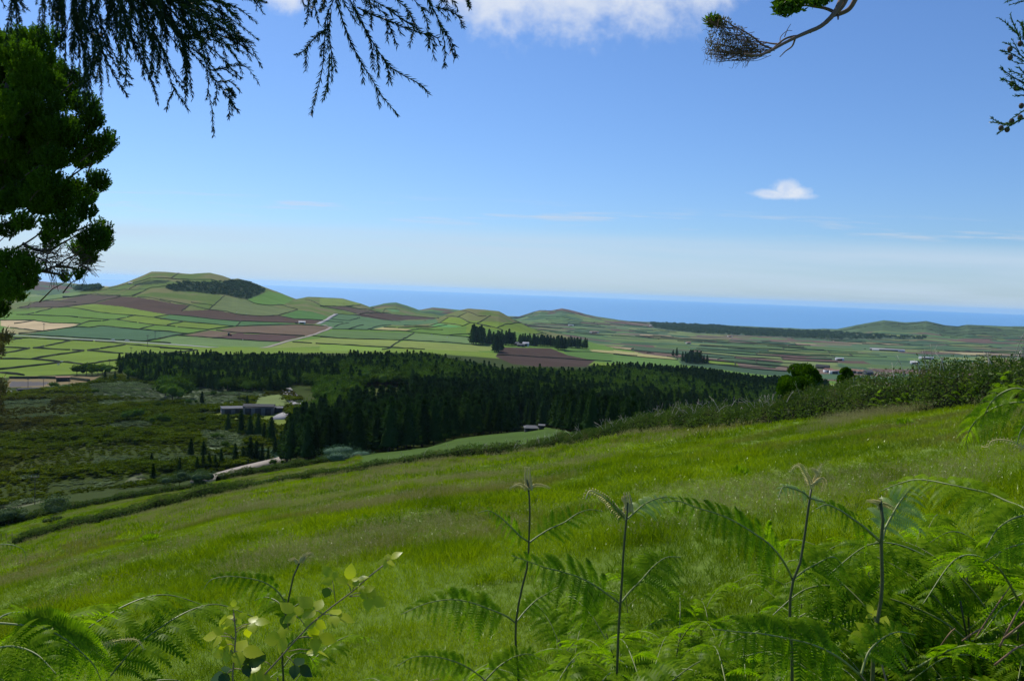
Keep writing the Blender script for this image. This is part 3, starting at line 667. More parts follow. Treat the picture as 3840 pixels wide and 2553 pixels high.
def scatter(name, srcs, P, rot, scl, idx, label, cat):
    n = len(P); me = bpy.data.meshes.new(name); me.vertices.add(n); me.vertices.foreach_set('co', np.ascontiguousarray(P, np.float32).ravel())
    for nm, arr in (('rot', rot), ('scl', scl)):
        at = me.attributes.new(nm, 'FLOAT_VECTOR', 'POINT'); at.data.foreach_set('vector', np.ascontiguousarray(arr, np.float32).ravel())
    at = me.attributes.new('idx', 'INT', 'POINT'); at.data.foreach_set('value', np.ascontiguousarray(idx, np.int32))
    o = link(name, me); tag(o, label, cat, kind='stuff')
    ng = bpy.data.node_groups.new(name, 'GeometryNodeTree')
    ng.interface.new_socket('Geometry', in_out='INPUT', socket_type='NodeSocketGeometry'); ng.interface.new_socket('Geometry', in_out='OUTPUT', socket_type='NodeSocketGeometry')
    N = ng.nodes; L = ng.links
    gi = N.new('NodeGroupInput'); go = N.new('NodeGroupOutput'); jn = N.new('GeometryNodeJoinGeometry')
    for s in srcs:
        oi = N.new('GeometryNodeObjectInfo'); oi.inputs['Object'].default_value = s; oi.inputs['As Instance'].default_value = True
        L.new(oi.outputs['Geometry'], jn.inputs[0])
    ip = N.new('GeometryNodeInstanceOnPoints'); L.new(gi.outputs[0], ip.inputs['Points']); L.new(jn.outputs[0], ip.inputs['Instance'])
    ip.inputs['Pick Instance'].default_value = True
    for nm, typ, so in (('rot', 'FLOAT_VECTOR', 'Rotation'), ('scl', 'FLOAT_VECTOR', 'Scale'), ('idx', 'INT', 'Instance Index')):
        na = N.new('GeometryNodeInputNamedAttribute'); na.data_type = typ; na.inputs['Name'].default_value = nm
        L.new(na.outputs['Attribute'], ip.inputs[so])
    L.new(ip.outputs[0], go.inputs[0])
    md = o.modifiers.new('instances', 'NODES'); md.node_group = ng
    return o
CON = [conifer_parts(15, s, slim=sl) for s, sl in ((1, .85), (2, 1.0), (3, 1.15), (4, .9), (5, 1.05))]
BRD = [blob_parts(4.6, 4.6, 11, s, 460, .95) for s in (11, 12, 13)]
conS = [src('conifer_source', c, t, M['conifer']) for c, t in CON]
brdS = [src('broadleaf_source', c, t, M['broad']) for c, t in BRD]
FOREST = pts('p', "285 463 300 462.5 330 459 358 455 428 446.5 458 437.5 524 430.5 546 426.5 600 438 700 444 820 449 830 381 780 380 740 378.5 690 377 640 375 610 374 590 380 500 379 455 372 430 364.5 300 363 200 361 140 360 118 367 125 376 150 382 190 389 240 392 270 392 292 384 314 386 320 394 321 405 314 414 302 425 292 432")
CLEAR = pts('b', "600 200 720 180 980 180 1000 230 980 345 680 355 610 340")
def zone_grid(step, rmin, rmax, azr=(-34, 34), seed=5):
    """jittered polar grid of ground points with their pixel positions"""
    r = np.random.default_rng(seed); out = []
    rr = rmin
    while rr < rmax:
        n = int((azr[1]-azr[0])*math.pi/180*rr/step); a = np.radians(azr[0]+(azr[1]-azr[0])*(np.arange(n)+r.random(n))/n)
        q = rr+(r.random(n)-.5)*step; out.append(np.stack([q*np.sin(a), q*np.cos(a)], 1)); rr += step
    P = np.vstack(out); z = H(P[:, 0], P[:, 1]); P = np.c_[P, z]; px, py = project(P); return P, px, py
def forest():
    P, px, py = zone_grid(4.9, 210, 1000)
    k = inpoly(px, py, FOREST) & ~inpoly(px, py, CLEAR)
    P, px, py = P[k], px[k], py[k]; n = len(P); r = np.hypot(P[:, 0], P[:, 1])
    mixn = fbm(P[:, 0]/60, P[:, 1]/60, 3, 21)
    band = sstep((r-430)/100)*(1-sstep((r-760)/60))             # lighter mixed wood in the middle
    left = (px < 350) & (r > 300)
    isb = rng.random(n) < np.clip(band*(.42+1.6*(mixn-.40)), 0, .85)*np.where((px > 340), 1, .45)
    dd = ((px-331)/27)**2+((py-404)/17)**2; isb |= (dd < 1) & (rng.random(n) < .9)
    hgt = 10.8*(.80+.40*rng.random(n))*np.where(left, .80, 1)*(.85+.3*mixn)*np.interp(r, [240, 330, 600, 900], [1.08, 1.02, .95, 1.0])
    edge = (py < 372) & (px < 440); hgt = np.where(edge, hgt*1.02, hgt)
    hgt = np.where((px > 560) & (r < 420), hgt*.85, hgt)
    order = np.argsort(r); vis_front = np.zeros(n, bool)
    # the 300 that show largest: front rows along the near edge, left of the hedge
    front = order[(px[order] < 600) & ~isb[order] & (r[order] < 420)][:235]
    front_b = order[isb[order] & (r[order] < 700) & (px[order] < 500)][:30]
    cm = [(nmesh('crown', c[0], c[1], M['conifer']), nmesh('trunk', t[0], t[1], M['bark'])) for c, t in CON]
    bm_ = [(nmesh('crown', c[0], c[1], M['broad']), nmesh('trunk', t[0], t[1], M['bark'])) for c, t in BRD]
    def place(name, ms, p, rz, s, lab, cat, grp):
        e = empty(name, p, lab, cat, grp); e.rotation_euler = (0, 0, rz); e.scale = s
        for nm, me in zip(('crown', 'trunk'), ms):
            o = bpy.data.objects.new(nm, me); C.objects.link(o); o.parent = e
        return e
    for i in front:
        s = hgt[i]/15
        place('conifer_tree', cm[rng.integers(5)], P[i], rng.random()*6.28, (s*1.05, s*1.05, s), 'tall dark conifer in the dense front rows of the wood', 'tree', 'conifers in the front rows of the wood')
        vis_front[i] = True
    for i in front_b:
        s = hgt[i]/12.5
        place('broadleaf_tree', bm_[rng.integers(3)], P[i], rng.random()*6.28, (s, s, s), 'rounded green broadleaf tree standing among the dark conifers of the wood', 'tree', 'broadleaf trees among the conifers')
        vis_front[i] = True
    rest = ~vis_front
    for nm, mk, ss, base, lab in (('conifer_forest', rest & ~isb, conS, 15, 'dark mass of close-set conifers filling the wood across the valley'), ('mixed_forest', rest & isb, brdS, 12.5, 'lighter green rounded crowns mixed into the middle of the wood')):
        m = np.nonzero(mk)[0]; s = hgt[m]/base
        rot = np.zeros((len(m), 3)); rot[:, 2] = rng.random(len(m))*6.28
        scatter(nm, ss, P[m], rot, np.stack([s*1.08, s*1.08, s], 1), rng.integers(0, len(ss), len(m)), lab, 'forest')
    # single conifers and clumps standing in the scrub: base pixel, height m
    solo = [(179.5,473.5,17),(203.5,455.5,15),(191,455.5,17),(151.5,465,12),(153,482,18),(228,431.5,18),(241,435,24),(250,435.5,20),(258,435.5,21),(264,442,20),(271,443,25),(197,471,14),(203,470,18),(209,469,17),(215,469,15),(221,467,19),(235,464,21),(243,463,17),(250,462,26),(256,461,20),(262,462,17),(268,461,14),(275,458,20),(281,455,24),(247,404.5,9),(202,403,12),
            (270,392,21),(284,390,23),(277,391,18),(228,386,13),(193,387,16),(186,387,17),(200,388,17),(204,387,15),(170,384,10),(141,380,10),(120,374,12),(133,374,15),(145,375,16),(158,377,14),(166,378,16),(115,380,9),(105,378,8),(128,381,9),(212,390,12),(240,390,14),(252,391,12)]
    hp = hit([a for a, b, c in solo], [b for a, b, c in solo], 235)
    for (a, b, h), p in zip(solo, hp):
        s = h*(p@fwd)/F/15*(.95+.1*rng.random())
        place('young_conifer', cm[rng.integers(5)], p, rng.random()*6.28, (s*1.05, s*1.05, s), 'single dark conifer standing in the scrub left of the wood', 'tree', 'lone conifers in the scrubland')
    bl = [(161,424,12),(135,420,13),(129,419,10),(172,401,19),(178,398,22),(165,396,14),(170,392,18),(77,375,11),(86,375,13),(92,375,12),(98,374,10),(103,374,11),(110,372,8),(55,389,8),(65,390,6),(275,465,7),(116,398,5),(146,408,6),(96,393,5),(214,396,6),(160,408,7),(190,404,6),(216,440,8),(225,448,8),(281,391,6)]
    hp = hit([a for a, b, c in bl], [b for a, b, c in bl], 235)
    for (a, b, h), p in zip(bl, hp):
        s = h*(p@fwd)/F/11
        place('broadleaf_bush', bm_[rng.integers(3)], p, rng.random()*6.28, (s*1.15, s*1.15, s), 'rounded green bush or low tree at the edge of the scrubland', 'bush', 'rounded bushes in the scrubland')
    # farm windbreaks and trees of the plain
    wl = []
    def row(c, s, sp, h, w=12, rows=2):
        q = pts(c, s); G = resample(hit([a for a, b in q], [b for a, b in q], 500), sp)
        for g_ in G:
            for k in range(rows): wl.append((g_[0]+rng.normal()*w/3, g_[1]+k*w+rng.normal()*2, h*(.8+.35*rng.random())))
    row('4', "110 335 190 335", 5, 27, 8, 3); row('4', "200 320 420 330 600 350", 7, 20, 9, 3); row('4', "540 345 600 345", 6, 24, 8, 2); row('4', "600 330 900 350 1200 365 1400 375 1620 388", 7, 17, 9, 3)
    row('4', "1250 405 1330 405", 5, 20, 8, 2); row('4', "390 440 450 430", 6, 22, 8, 2)
    row('5', "990 700 1200 705", 8, 18, 10, 3); row('5', "1270 712 1290 714", 8, 17, 8, 1); row('5', "830 605 860 610", 8, 14, 8, 1)
    wl = np.array(wl); z = H(wl[:, 0], wl[:, 1]); n = len(wl); rot = np.zeros((n, 3)); rot[:, 2] = rng.random(n)*6.28; s = wl[:, 2]/15
    scatter('farm_windbreak', conS, np.c_[wl[:, :2], z], rot, np.stack([s*1.1, s*1.1, s], 1), rng.integers(0, 5, n), 'dark rows of conifers sheltering the farm below the flat-topped hill', 'windbreak')
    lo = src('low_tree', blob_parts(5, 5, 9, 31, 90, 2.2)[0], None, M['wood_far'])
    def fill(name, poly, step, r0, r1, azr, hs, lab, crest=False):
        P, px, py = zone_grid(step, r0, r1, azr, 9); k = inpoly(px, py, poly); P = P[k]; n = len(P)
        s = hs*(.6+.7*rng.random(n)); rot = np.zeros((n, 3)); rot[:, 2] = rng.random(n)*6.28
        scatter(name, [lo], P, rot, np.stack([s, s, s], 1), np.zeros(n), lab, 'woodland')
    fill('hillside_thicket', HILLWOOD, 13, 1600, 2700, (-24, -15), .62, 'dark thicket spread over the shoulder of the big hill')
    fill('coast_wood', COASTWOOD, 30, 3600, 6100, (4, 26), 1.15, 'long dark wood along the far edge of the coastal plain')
    sp = [(86.5,280.7+8,9,70),(62,291.5,10,40)]
    fill('ridge_wood', pts('p', "52 288 52 292 72 291.5 98 290.5 98 287.5 75 287"), 12, 1900, 4200, (-29, -24), 1.5, 'dark line of trees on the pale ridge left of the big hill')
forest()
def scrub():
    P, px, py = zone_grid(2.45, 238, 700, (-34, -12), 15)
    zone = pts('p', "-20 515 60 496 100 491 150 487 213 481 262 468 286 462 292 430 304 409 300 395 285 388 240 391 190 388 120 376 90 383 60 390 30 392 -20 394")
    k = inpoly(px, py, zone)
    for y_ in YARD: k &= ~inpoly(px, py, y_)
    gz = np.zeros(len(P), bool)
    for q in GREYZ: gz |= inpoly(px, py, q)
    dens = fbm(P[:, 0]/22, P[:, 1]/22, 3, 41)
    gn = fbm(P[:, 0]/30, P[:, 1]/18, 3, 45); gz |= (gn > .66)
    road_d = (np.abs(py-(479-(px-211.6)*.265)) < 5) & (px > 165)
    k &= (dens > .10) & ~((gz) & (rng.random(len(P)) < .25)) & ~road_d
    P, gz, dens = P[k], gz[k], dens[k]; n = len(P)
    big = fbm(P[:, 0]/45, P[:, 1]/14, 3, 43)
    s = (.40+.55*rng.random(n))*(.60+.85*sstep((big-.38)/.3)); rot = np.zeros((n, 3)); rot[:, 2] = rng.random(n)*6.28
    ss = [src('shrub', blob_parts(1.7, 1.7, 2.5, q, 150, .42, lobes=5)[0], None, M['scrub']) for q in (51, 52, 53)]
    m = ~gz
    scatter('scrubland_bushes', ss, P[m], rot[m], np.stack([s, s, s*.9], 1)[m], rng.integers(0, 3, m.sum()), 'low dark olive scrub covering the valley floor', 'scrub')
    sg = [src('grey_shrub', blob_parts(1.9, 1.9, 1.4, q, 150, .40, lobes=5)[0], None, M['scrubg']) for q in (61, 62)]
    scatter('grey_brushwood', sg, P[gz], rot[gz], np.stack([s*.9, s*.9, s*.7], 1)[gz], rng.integers(0, 2, gz.sum()), 'pale grey-green brush in patches across the valley scrub', 'scrub')
scrub()
# ------------------------------------------------------------------ haze
def haze():
    m, g = mat_new('haze_air')
    pv = g.n('ShaderNodeVolumePrincipled', {'Color': (.50, .78, 1.0, 1), 'Density': HAZE, 'Anisotropy': .35})
    g.n('ShaderNodeOutputMaterial', {'Volume': pv.outputs[0]})
    x, y0, y1, z0, z1 = 56000, -56000, 56000, -196.0, 75.0
    V = np.array([[a, b, c] for c in (z0, z1) for a, b in ((-x, y0), (x, y0), (x, y1), (-x, y1))], float)
    Q = np.array([[3, 2, 1, 0], [4, 5, 6, 7], [0, 1, 5, 4], [1, 2, 6, 5], [2, 3, 7, 6], [3, 0, 4, 7]])
    tag(link('haze', nmesh('haze', V, Q, m)), 'thin blue sea air over the whole valley and coast', 'haze', kind='stuff')
HAZE = 2.3e-5
haze()

# ------------------------------------------------------------------ meadow grass
def blades(n, rad, h, w, seed, lean=.35, hv=.5):
    r = np.random.default_rng(seed); a = r.random(n)*6.283; q = rad*np.sqrt(r.random(n))
    P = np.stack([np.cos(a)*q, np.sin(a)*q, np.full(n, -.02)], 1)
    D = np.stack([r.normal(size=n)*lean, r.normal(size=n)*lean, np.ones(n)], 1); D = unit(D)*(h*(1-hv+hv*2*r.random(n)*.5+.0))[:, None]
    S = unit(np.cross(D, rdir(n, r)))*w
    mid = P+D*.55; tip = P+D+np.stack([D[:, 0]*.6, D[:, 1]*.6, -.12*np.abs(D[:, 2])], 1)
    V = np.stack([P-S*.6, P+S*.6, mid+S*.9, mid-S*.9, tip], 1).reshape(-1, 3)
    b = np.arange(n)[:, None]*5
    Q = np.concatenate([b+np.array([[0, 1, 2, 3]]), b+np.array([[3, 2, 4, 4]])])
    return V, b+np.array([[0, 1, 2, 3]]), b+np.array([[3, 2, 4]])
def grass_src(nm, args, m):
    V, Q, T = blades(*args); return bpy.data.objects.new(nm, nmesh(nm, V, [Q, T], m))
def seed_src(nm, n, rad, h, w, seed):
    r = np.random.default_rng(seed); a = r.random(n)*6.283; q = rad*np.sqrt(r.random(n))
    P = np.stack([np.cos(a)*q, np.sin(a)*q, np.zeros(n)], 1); D = unit(np.stack([r.normal(size=n)*.18, r.normal(size=n)*.18, np.ones(n)], 1))*(h*(.7+.5*r.random(n)))[:, None]
    A = leafq(P, D, unit(np.cross(D, rdir(n, r)))*w*.5)
    k = 9; B = np.repeat(P+D*.68, k, 0)+np.repeat(D, k, 0)*(.36*r.random(n*k))[:, None]
    E = unit(rdir(n*k, r)+np.array([0, 0, .7]))*(h*.11); Lf = leafq(B, E, unit(np.cross(E, rdir(n*k, r)))*w)
    V, Q = merge([A, Lf]); return bpy.data.objects.new(nm, nmesh(nm, V, Q, M['seed']))
def meadow():
    edge = lambda P: np.interp(np.arctan2(P[:, 0], P[:, 1]), ST[0][0], ST[0][1])
    bands = [(2.2, 9, .105, 10, 0), (9, 20, .16, 11, 0), (20, 45, .30, 12, 1), (45, 215, .80, 13, 2)]
    groups = [[], [], []]
    for r0, r1, st, sd, gi in bands:
        P, px, py = zone_grid(st, r0, r1, (-52, 60) if r1 < 50 else (-38, 44), sd); e2 = np.interp(np.arctan2(P[:, 0], P[:, 1]), ST[1][0], ST[1][1])
        k = (np.hypot(P[:, 0], P[:, 1]) < np.where(px < 360, e2, edge(P)+4)); groups[gi].append(P[k])
    for gi, (n, rad, h, w, nm) in enumerate(((26, .10, .20, .0030, 'near'), (44, .24, .24, .0060, 'middle'), (60, .62, .27, .017, 'far'))):
        P = np.vstack(groups[gi]); x, y = P[:, 0], P[:, 1]; m = len(P)
        ss = [grass_src('grass_tuft', (n, rad, h, w, 100+q+10*gi), M['grass']) for q in range(4)]
        hn = fbm(x/3.5, y/3.5, 3, 61); hb = fbm(x/14, y/14, 3, 62); tuft = sstep((fbm(x/1.1, y/1.1, 2, 63)-.62)/.15)
        s = (.22+1.25*hn**1.4+1.15*tuft*(hb > .42))*(.75+.5*rng.random(m)); rot = np.stack([rng.normal(size=m)*.06, rng.normal(size=m)*.06, rng.random(m)*6.28], 1)
        wd = np.clip(s, .8, 1.5)
        scatter('meadow_grass', ss, P, rot, np.stack([wd, wd, s], 1), rng.integers(0, 4, m), 'lush green grass covering the sloping meadow', 'grass')
        q = np.nonzero((fbm(x/7+.02*y, y/3.2, 4, 64)+.10*(fbm(x/30, y/30, 2, 65)-.5) > .650) & (rng.random(m) < .85))[0]
        if gi == 0: q = q[rng.random(len(q)) < .55]
        sd_ = [seed_src('seed_heads', [8, 13, 34][gi], rad*1.2, [.40, .42, .42][gi], [.0014, .0028, .008][gi], 120+k+gi) for k in range(3)]
        s = .7+.5*rng.random(len(q)); ro = np.stack([rng.normal(size=len(q))*.08+.05, rng.normal(size=len(q))*.08, rng.random(len(q))*6.28], 1)
        scatter('seeding_grass', sd_, P[q], ro, np.stack([s, s, s], 1), rng.integers(0, 3, len(q)), 'pinkish brown grass seed heads in drifts over the meadow', 'grass')
meadow()

# ------------------------------------------------------------------ hedges
def hedge_leaves(P, hts, w, leaf, dens, seed, thorn=0):
    r = np.random.default_rng(seed); d = np.r_[0, np.cumsum(np.linalg.norm(np.diff(P[:, :2], axis=0), axis=1))]; Lg = d[-1]
    n = int(Lg*dens); s = r.random(n)*Lg
    x = np.interp(s, d, P[:, 0]); y = np.interp(s, d, P[:, 1]); h = np.interp(s, d, hts)
    T = np.gradient(P[:, :2], axis=0); T /= np.linalg.norm(T, axis=1)[:, None]; tx = np.interp(s, d, T[:, 0]); ty = np.interp(s, d, T[:, 1]); N = np.stack([-ty, tx], 1)
    bump = .62+.75*fbm(s/2.3, s*0+3.1, 4, seed); wb = w*(.7+.6*fbm(s/3.1, s*0+9.1, 3, seed+1))
    ph = r.random(n)*math.pi; rad = .55+.5*r.random(n)**.5+.12*(r.random(n) < .08)
    lump = .8+.4*fbm(s/.9, ph*1.6, 3, seed+2)
    off = np.cos(ph)*wb/2*rad*lump; X = x+N[:, 0]*off; Y_ = y+N[:, 1]*off; Z = H(x, y)+np.minimum(np.sin(ph)**.75*rad*lump, 1.15)*h*bump
    Z = np.maximum(Z, H(X, Y_)+.05); C0 = np.stack([X, Y_, Z], 1)
    out = np.stack([N[:, 0]*np.cos(ph), N[:, 1]*np.cos(ph), np.sin(ph)], 1)
    D = unit(out*.7+rdir(n, r))*(leaf*(.6+.8*r.random(n)))[:, None]; S = unit(np.cross(D, rdir(n, r)))*leaf*.30
    # solid inner mass, takes the near-black colour painted as shade between leaves
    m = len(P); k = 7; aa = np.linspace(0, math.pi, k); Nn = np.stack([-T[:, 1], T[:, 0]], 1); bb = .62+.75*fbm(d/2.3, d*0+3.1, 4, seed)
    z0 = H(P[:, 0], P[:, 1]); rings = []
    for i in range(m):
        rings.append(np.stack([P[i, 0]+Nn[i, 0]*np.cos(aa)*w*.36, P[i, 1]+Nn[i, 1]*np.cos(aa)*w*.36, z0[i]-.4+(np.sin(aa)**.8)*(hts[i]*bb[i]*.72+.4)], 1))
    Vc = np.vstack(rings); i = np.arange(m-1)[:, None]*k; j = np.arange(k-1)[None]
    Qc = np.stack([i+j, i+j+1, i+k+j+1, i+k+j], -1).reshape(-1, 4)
    return leafq(C0, D, S), (Vc, Qc), C0
def hedge(name, px_pts, hs, w, leaf, dens, seed, label, mat='hedge', shift=0.0, twigs=0, rmin=8, on=None):
    q = np.array(px_pts, float); G = hit(q[:, 0], q[:, 1], rmin)
    if on is not None:
        d = ray(q[:, 0], q[:, 1]); az = np.arctan2(d[:, 0], d[:, 1]); r0 = np.interp(az, ST[on][0], ST[on][1])+1.0; G = np.stack([r0*np.sin(az), r0*np.cos(az), 0*az], 1)
    if shift: G[:, :2] *= (1+shift/np.hypot(G[:, 0], G[:, 1]))[:, None]
    P4 = resample(np.c_[G[:, :2], np.array(hs, float)], .8); P = P4[:, :2]; ht = P4[:, 2]
    e = empty(name, (*P[0], H(P[0, 0], P[0, 1])), label, 'hedge')
    lv, core, C0 = hedge_leaves(P, ht, w, leaf, dens, seed)
    link('foliage', nmesh('foliage', lv[0], lv[1], M[mat]), e); 
    r = np.random.default_rng(seed+9)
    if twigs:
        tp = []
        for _ in range(twigs):
            c = C0[r.integers(len(C0))].copy(); i = np.argmin(np.hypot(P[:, 0]-c[0], P[:, 1]-c[1])); c[2] = H(c[0], c[1])+ht[i]*.75
            L = .5+.9*r.random(); dr = unit(np.array([r.normal()*.6, r.normal()*.6, 1.0])); b = rdir(1, r)[0]*.3
            tp.append(tube(spline([c, c+dr*L*.5+b*.3*L, c+dr*L+b*L*.5-np.array([0, 0, .15*L])], 6), .016, .006, 4))
            c2 = c+dr*L*.5+b*.3*L; tp.append(tube([c2, c2+unit(dr+rdir(1, r)[0]*.8)*L*.4], .011, .005, 4))
        nc_ = len(core[1]); core = merge([core]+tp)
    me = nmesh('shade_core', core[0], core[1], M['hedgecore']); me.materials.append(M['twig'])  # dark core stands in for inner shade; any bare twigs are merged in
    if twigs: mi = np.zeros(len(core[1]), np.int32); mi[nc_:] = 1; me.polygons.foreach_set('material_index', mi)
    link('shade_core', me, e)
    return e
hedge('bramble_hedge', [(516,450),(560,441),(624,431),(660,427.5),(698,424),(745,419.5),(791,415),(840,411.5),(883,408),(935,403.5),(985,399),(1035,394),(1090,389)], [.8,1.1,1.4,1.9,1.7,1.45,1.4,1.75,1.95,2.1,2.0,1.9,1.9], 2.6, .11, 1050, 201, 'tall bramble hedge with bare pale twigs along the top right edge of the meadow', on=0, twigs=210)
hedge('bramble_hedge', [(250,486.5),(300,478),(350,470),(413,460),(470,454),(520,449.5)], [.7,1.0,.9,1.0,1.25,1.1], 2.6, .15, 420, 202, 'thin low hedge of brush and dry grass below the dark wood', on=0, twigs=25)
hedge('bramble_hedge', [(16,543),(45,534),(73,527),(110,519),(147,511),(190,500),(220,493),(252,486)], [1.3,1.5,1.4,1.4,1.6,2.1,1.5,.9], 3.0, .17, 480, 203, 'thick dark hedge along the lower left edge of the meadow', on=0)
hedge('boundary_hedge', [(-30,534),(0,527),(40,516),(69,510),(110,502),(147,495),(176,490)], [1.6,1.6,1.4,1.4,1.2,1.4,1.3], 3.2, .24, 300, 204, 'dark scrubby hedge beyond the narrow grass strip at far left', on=1)
hedge('boundary_hedge', [(218,480),(250,474),(285,468.5),(310,465),(347,460)], [1.6,1.7,1.6,1.6,1.4], 3.0, .24, 300, 205, 'leafy hedge running beside the dusty valley road', on=1, mat='hedge')
e_ = hedge('boundary_hedge', [(160,487),(190,482.5),(205,479.5)], [.9,.9,.9], 2.0, .22, 240, 206, 'short low hedge between the two round bushes and the road', on=1)
M['bushg'] = leafmat('round_bush_leaves', (.045, .075, .035), (.09, .13, .06), trans=.2, gloss=.0, scale=.5, objrand=.2)
M['glaucous'] = leafmat('bluish_bush_leaves', (.05, .10, .065), (.10, .16, .10), trans=.2, gloss=.0, scale=.5)
M['roundtree'] = leafmat('round_tree_leaves', (.020, .060, .006), (.065, .135, .008), trans=.35, tcol=(1.3, 1.5, .2), gloss=.0, scale=1.2, cvar=.4)
def bush(name, px, py, wpx, hpx, label, mat='bushg', n=900, leaf=.3, seed=1, cat='bush', r=None, lobes=7):
    G = hit([px], [py], 8)[0]
    if r: G[:2] *= r/np.hypot(G[0], G[1]); G[2] = H(G[0], G[1])
    d = G@fwd; w = wpx*d/F/2; h = hpx*d/F
    crown, tr = blob_parts(w, w, h, seed, n, leaf, lobes=lobes, zc=.5)
    e = empty(name, G, label, cat); 
    o = link('foliage', nmesh('foliage', crown[0], crown[1], M[mat]), e, False); o = link('trunk', nmesh('trunk', tr[0], tr[1], M['bark']), e, False)
    return e
bush('round_bush', 53.5, 515, 30, 20, 'large round bush behind the hedge near the left utility pole', n=1300, leaf=.3, seed=71)
bush('round_bush', 179, 487, 21, 15, 'round olive bush, left one of the pair beside the road', n=1000, leaf=.3, seed=72)
bush('round_bush', 200, 484.5, 24, 18, 'round olive bush, right one of the pair beside the road', n=1000, leaf=.3, seed=73)
bush('round_bush', 8, 525, 34, 20, 'spreading dark bush at the far left edge of the photo', n=1200, leaf=.3, seed=74)
bush('glaucous_bush', 335, 461, 46, 17, 'wide bluish-green bush in front of the dark wood', 'glaucous', 1700, .3, 75, lobes=9)
bush('glaucous_bush', 276, 457, 26, 10, 'low bluish bush where the road meets the dark wood', 'glaucous', 900, .3, 76)
bush('wild_shrub', 474, 455, 17, 12, 'pale yellow-green shrub rising from the thin hedge', 'fernfar', 420, .16, 77)
bush('wild_shrub', 47, 524, 9, 7, 'small scruffy shrub on top of the left hedge', 'hedge', 200, .2, 78)
bush('wild_shrub', 58, 521, 8, 6, 'second scruffy shrub on top of the left hedge, nearer the middle', 'hedge', 200, .2, 79)

def round_tree(px, py, wpx, hpx, r, seed, n, label, leaf=.10, cq=.58):
    d0 = ray(px, py); d0 = d0/math.hypot(d0[0], d0[1]); G = d0*r; G[2] = H(G[0], G[1]); d = G@fwd
    top = project([G])[1][0]-py; h = (hpx+top)*d/F; w = wpx*d/F/2
    r_ = np.random.default_rng(seed); lob = 26; cz = cq*h; ch = .46*h
    u_ = rdir(lob, r_); u_[:, 2] = u_[:, 2]*.9; lc = u_*np.array([w*.66, w*.66, ch*.60])+np.array([0, 0, cz]); lr = (.24+.12*r_.random(lob))*w*1.25
    i = r_.integers(0, lob, n); dd = rdir(n, r_); dd[:, 2] = np.where(dd[:, 2] < -.2, -dd[:, 2], dd[:, 2]); P = lc[i]+dd*(lr[i]*(.75+.35*r_.random(n)))[:, None]
    D = unit(dd*.6+rdir(n, r_)*.6+np.array([0, 0, .9]))*leaf*(.6+.9*r_.random(n))[:, None]; S = unit(np.cross(D, rdir(n, r_)))*leaf*.36
    parts = [leafq(P, D, S)]
    for q in range(lob):
        k = 8; aa = np.arange(k)*2*math.pi/k; rr = lr[q]*.68
        V = np.vstack([lc[q]+np.stack([np.cos(aa)*rr*math.sin(f), np.sin(aa)*rr*math.sin(f), np.full(k, rr*math.cos(f))], 1) for f in (.15, .8, 1.57, 2.3, 2.99)])
        ii = np.arange(4)[:, None]*k; j = np.arange(k)[None]; parts.append((V, np.stack([ii+j, ii+(j+1) % k, ii+k+(j+1) % k, ii+k+j], -1).reshape(-1, 4)))
    e = empty('round_tree', G, label, 'tree'); link('crown', nmesh('crown', *merge(parts), M['roundtree']), e, False)
    tk = [tube([[0, 0, -.3], [.03, .02, .25*h], [0, .03, .6*h]], .09, .05)]+[tube(spline([[0, 0, .2*h], lc[q]*np.array([.5, .5, .7]), lc[q]], 5), .04, .02, 4) for q in range(0, lob, 4)]
    link('trunk', nmesh('trunk', *merge(tk), M['bark']), e, False)
round_tree(798, 411, 45, 50.5, 53.5, 81, 17000, 'dense round dark green tree rising above the hedge')
round_tree(844.5, 405, 16, 37, 50, 82, 4500, 'small upright round tree right of the big round tree', .09, .70)

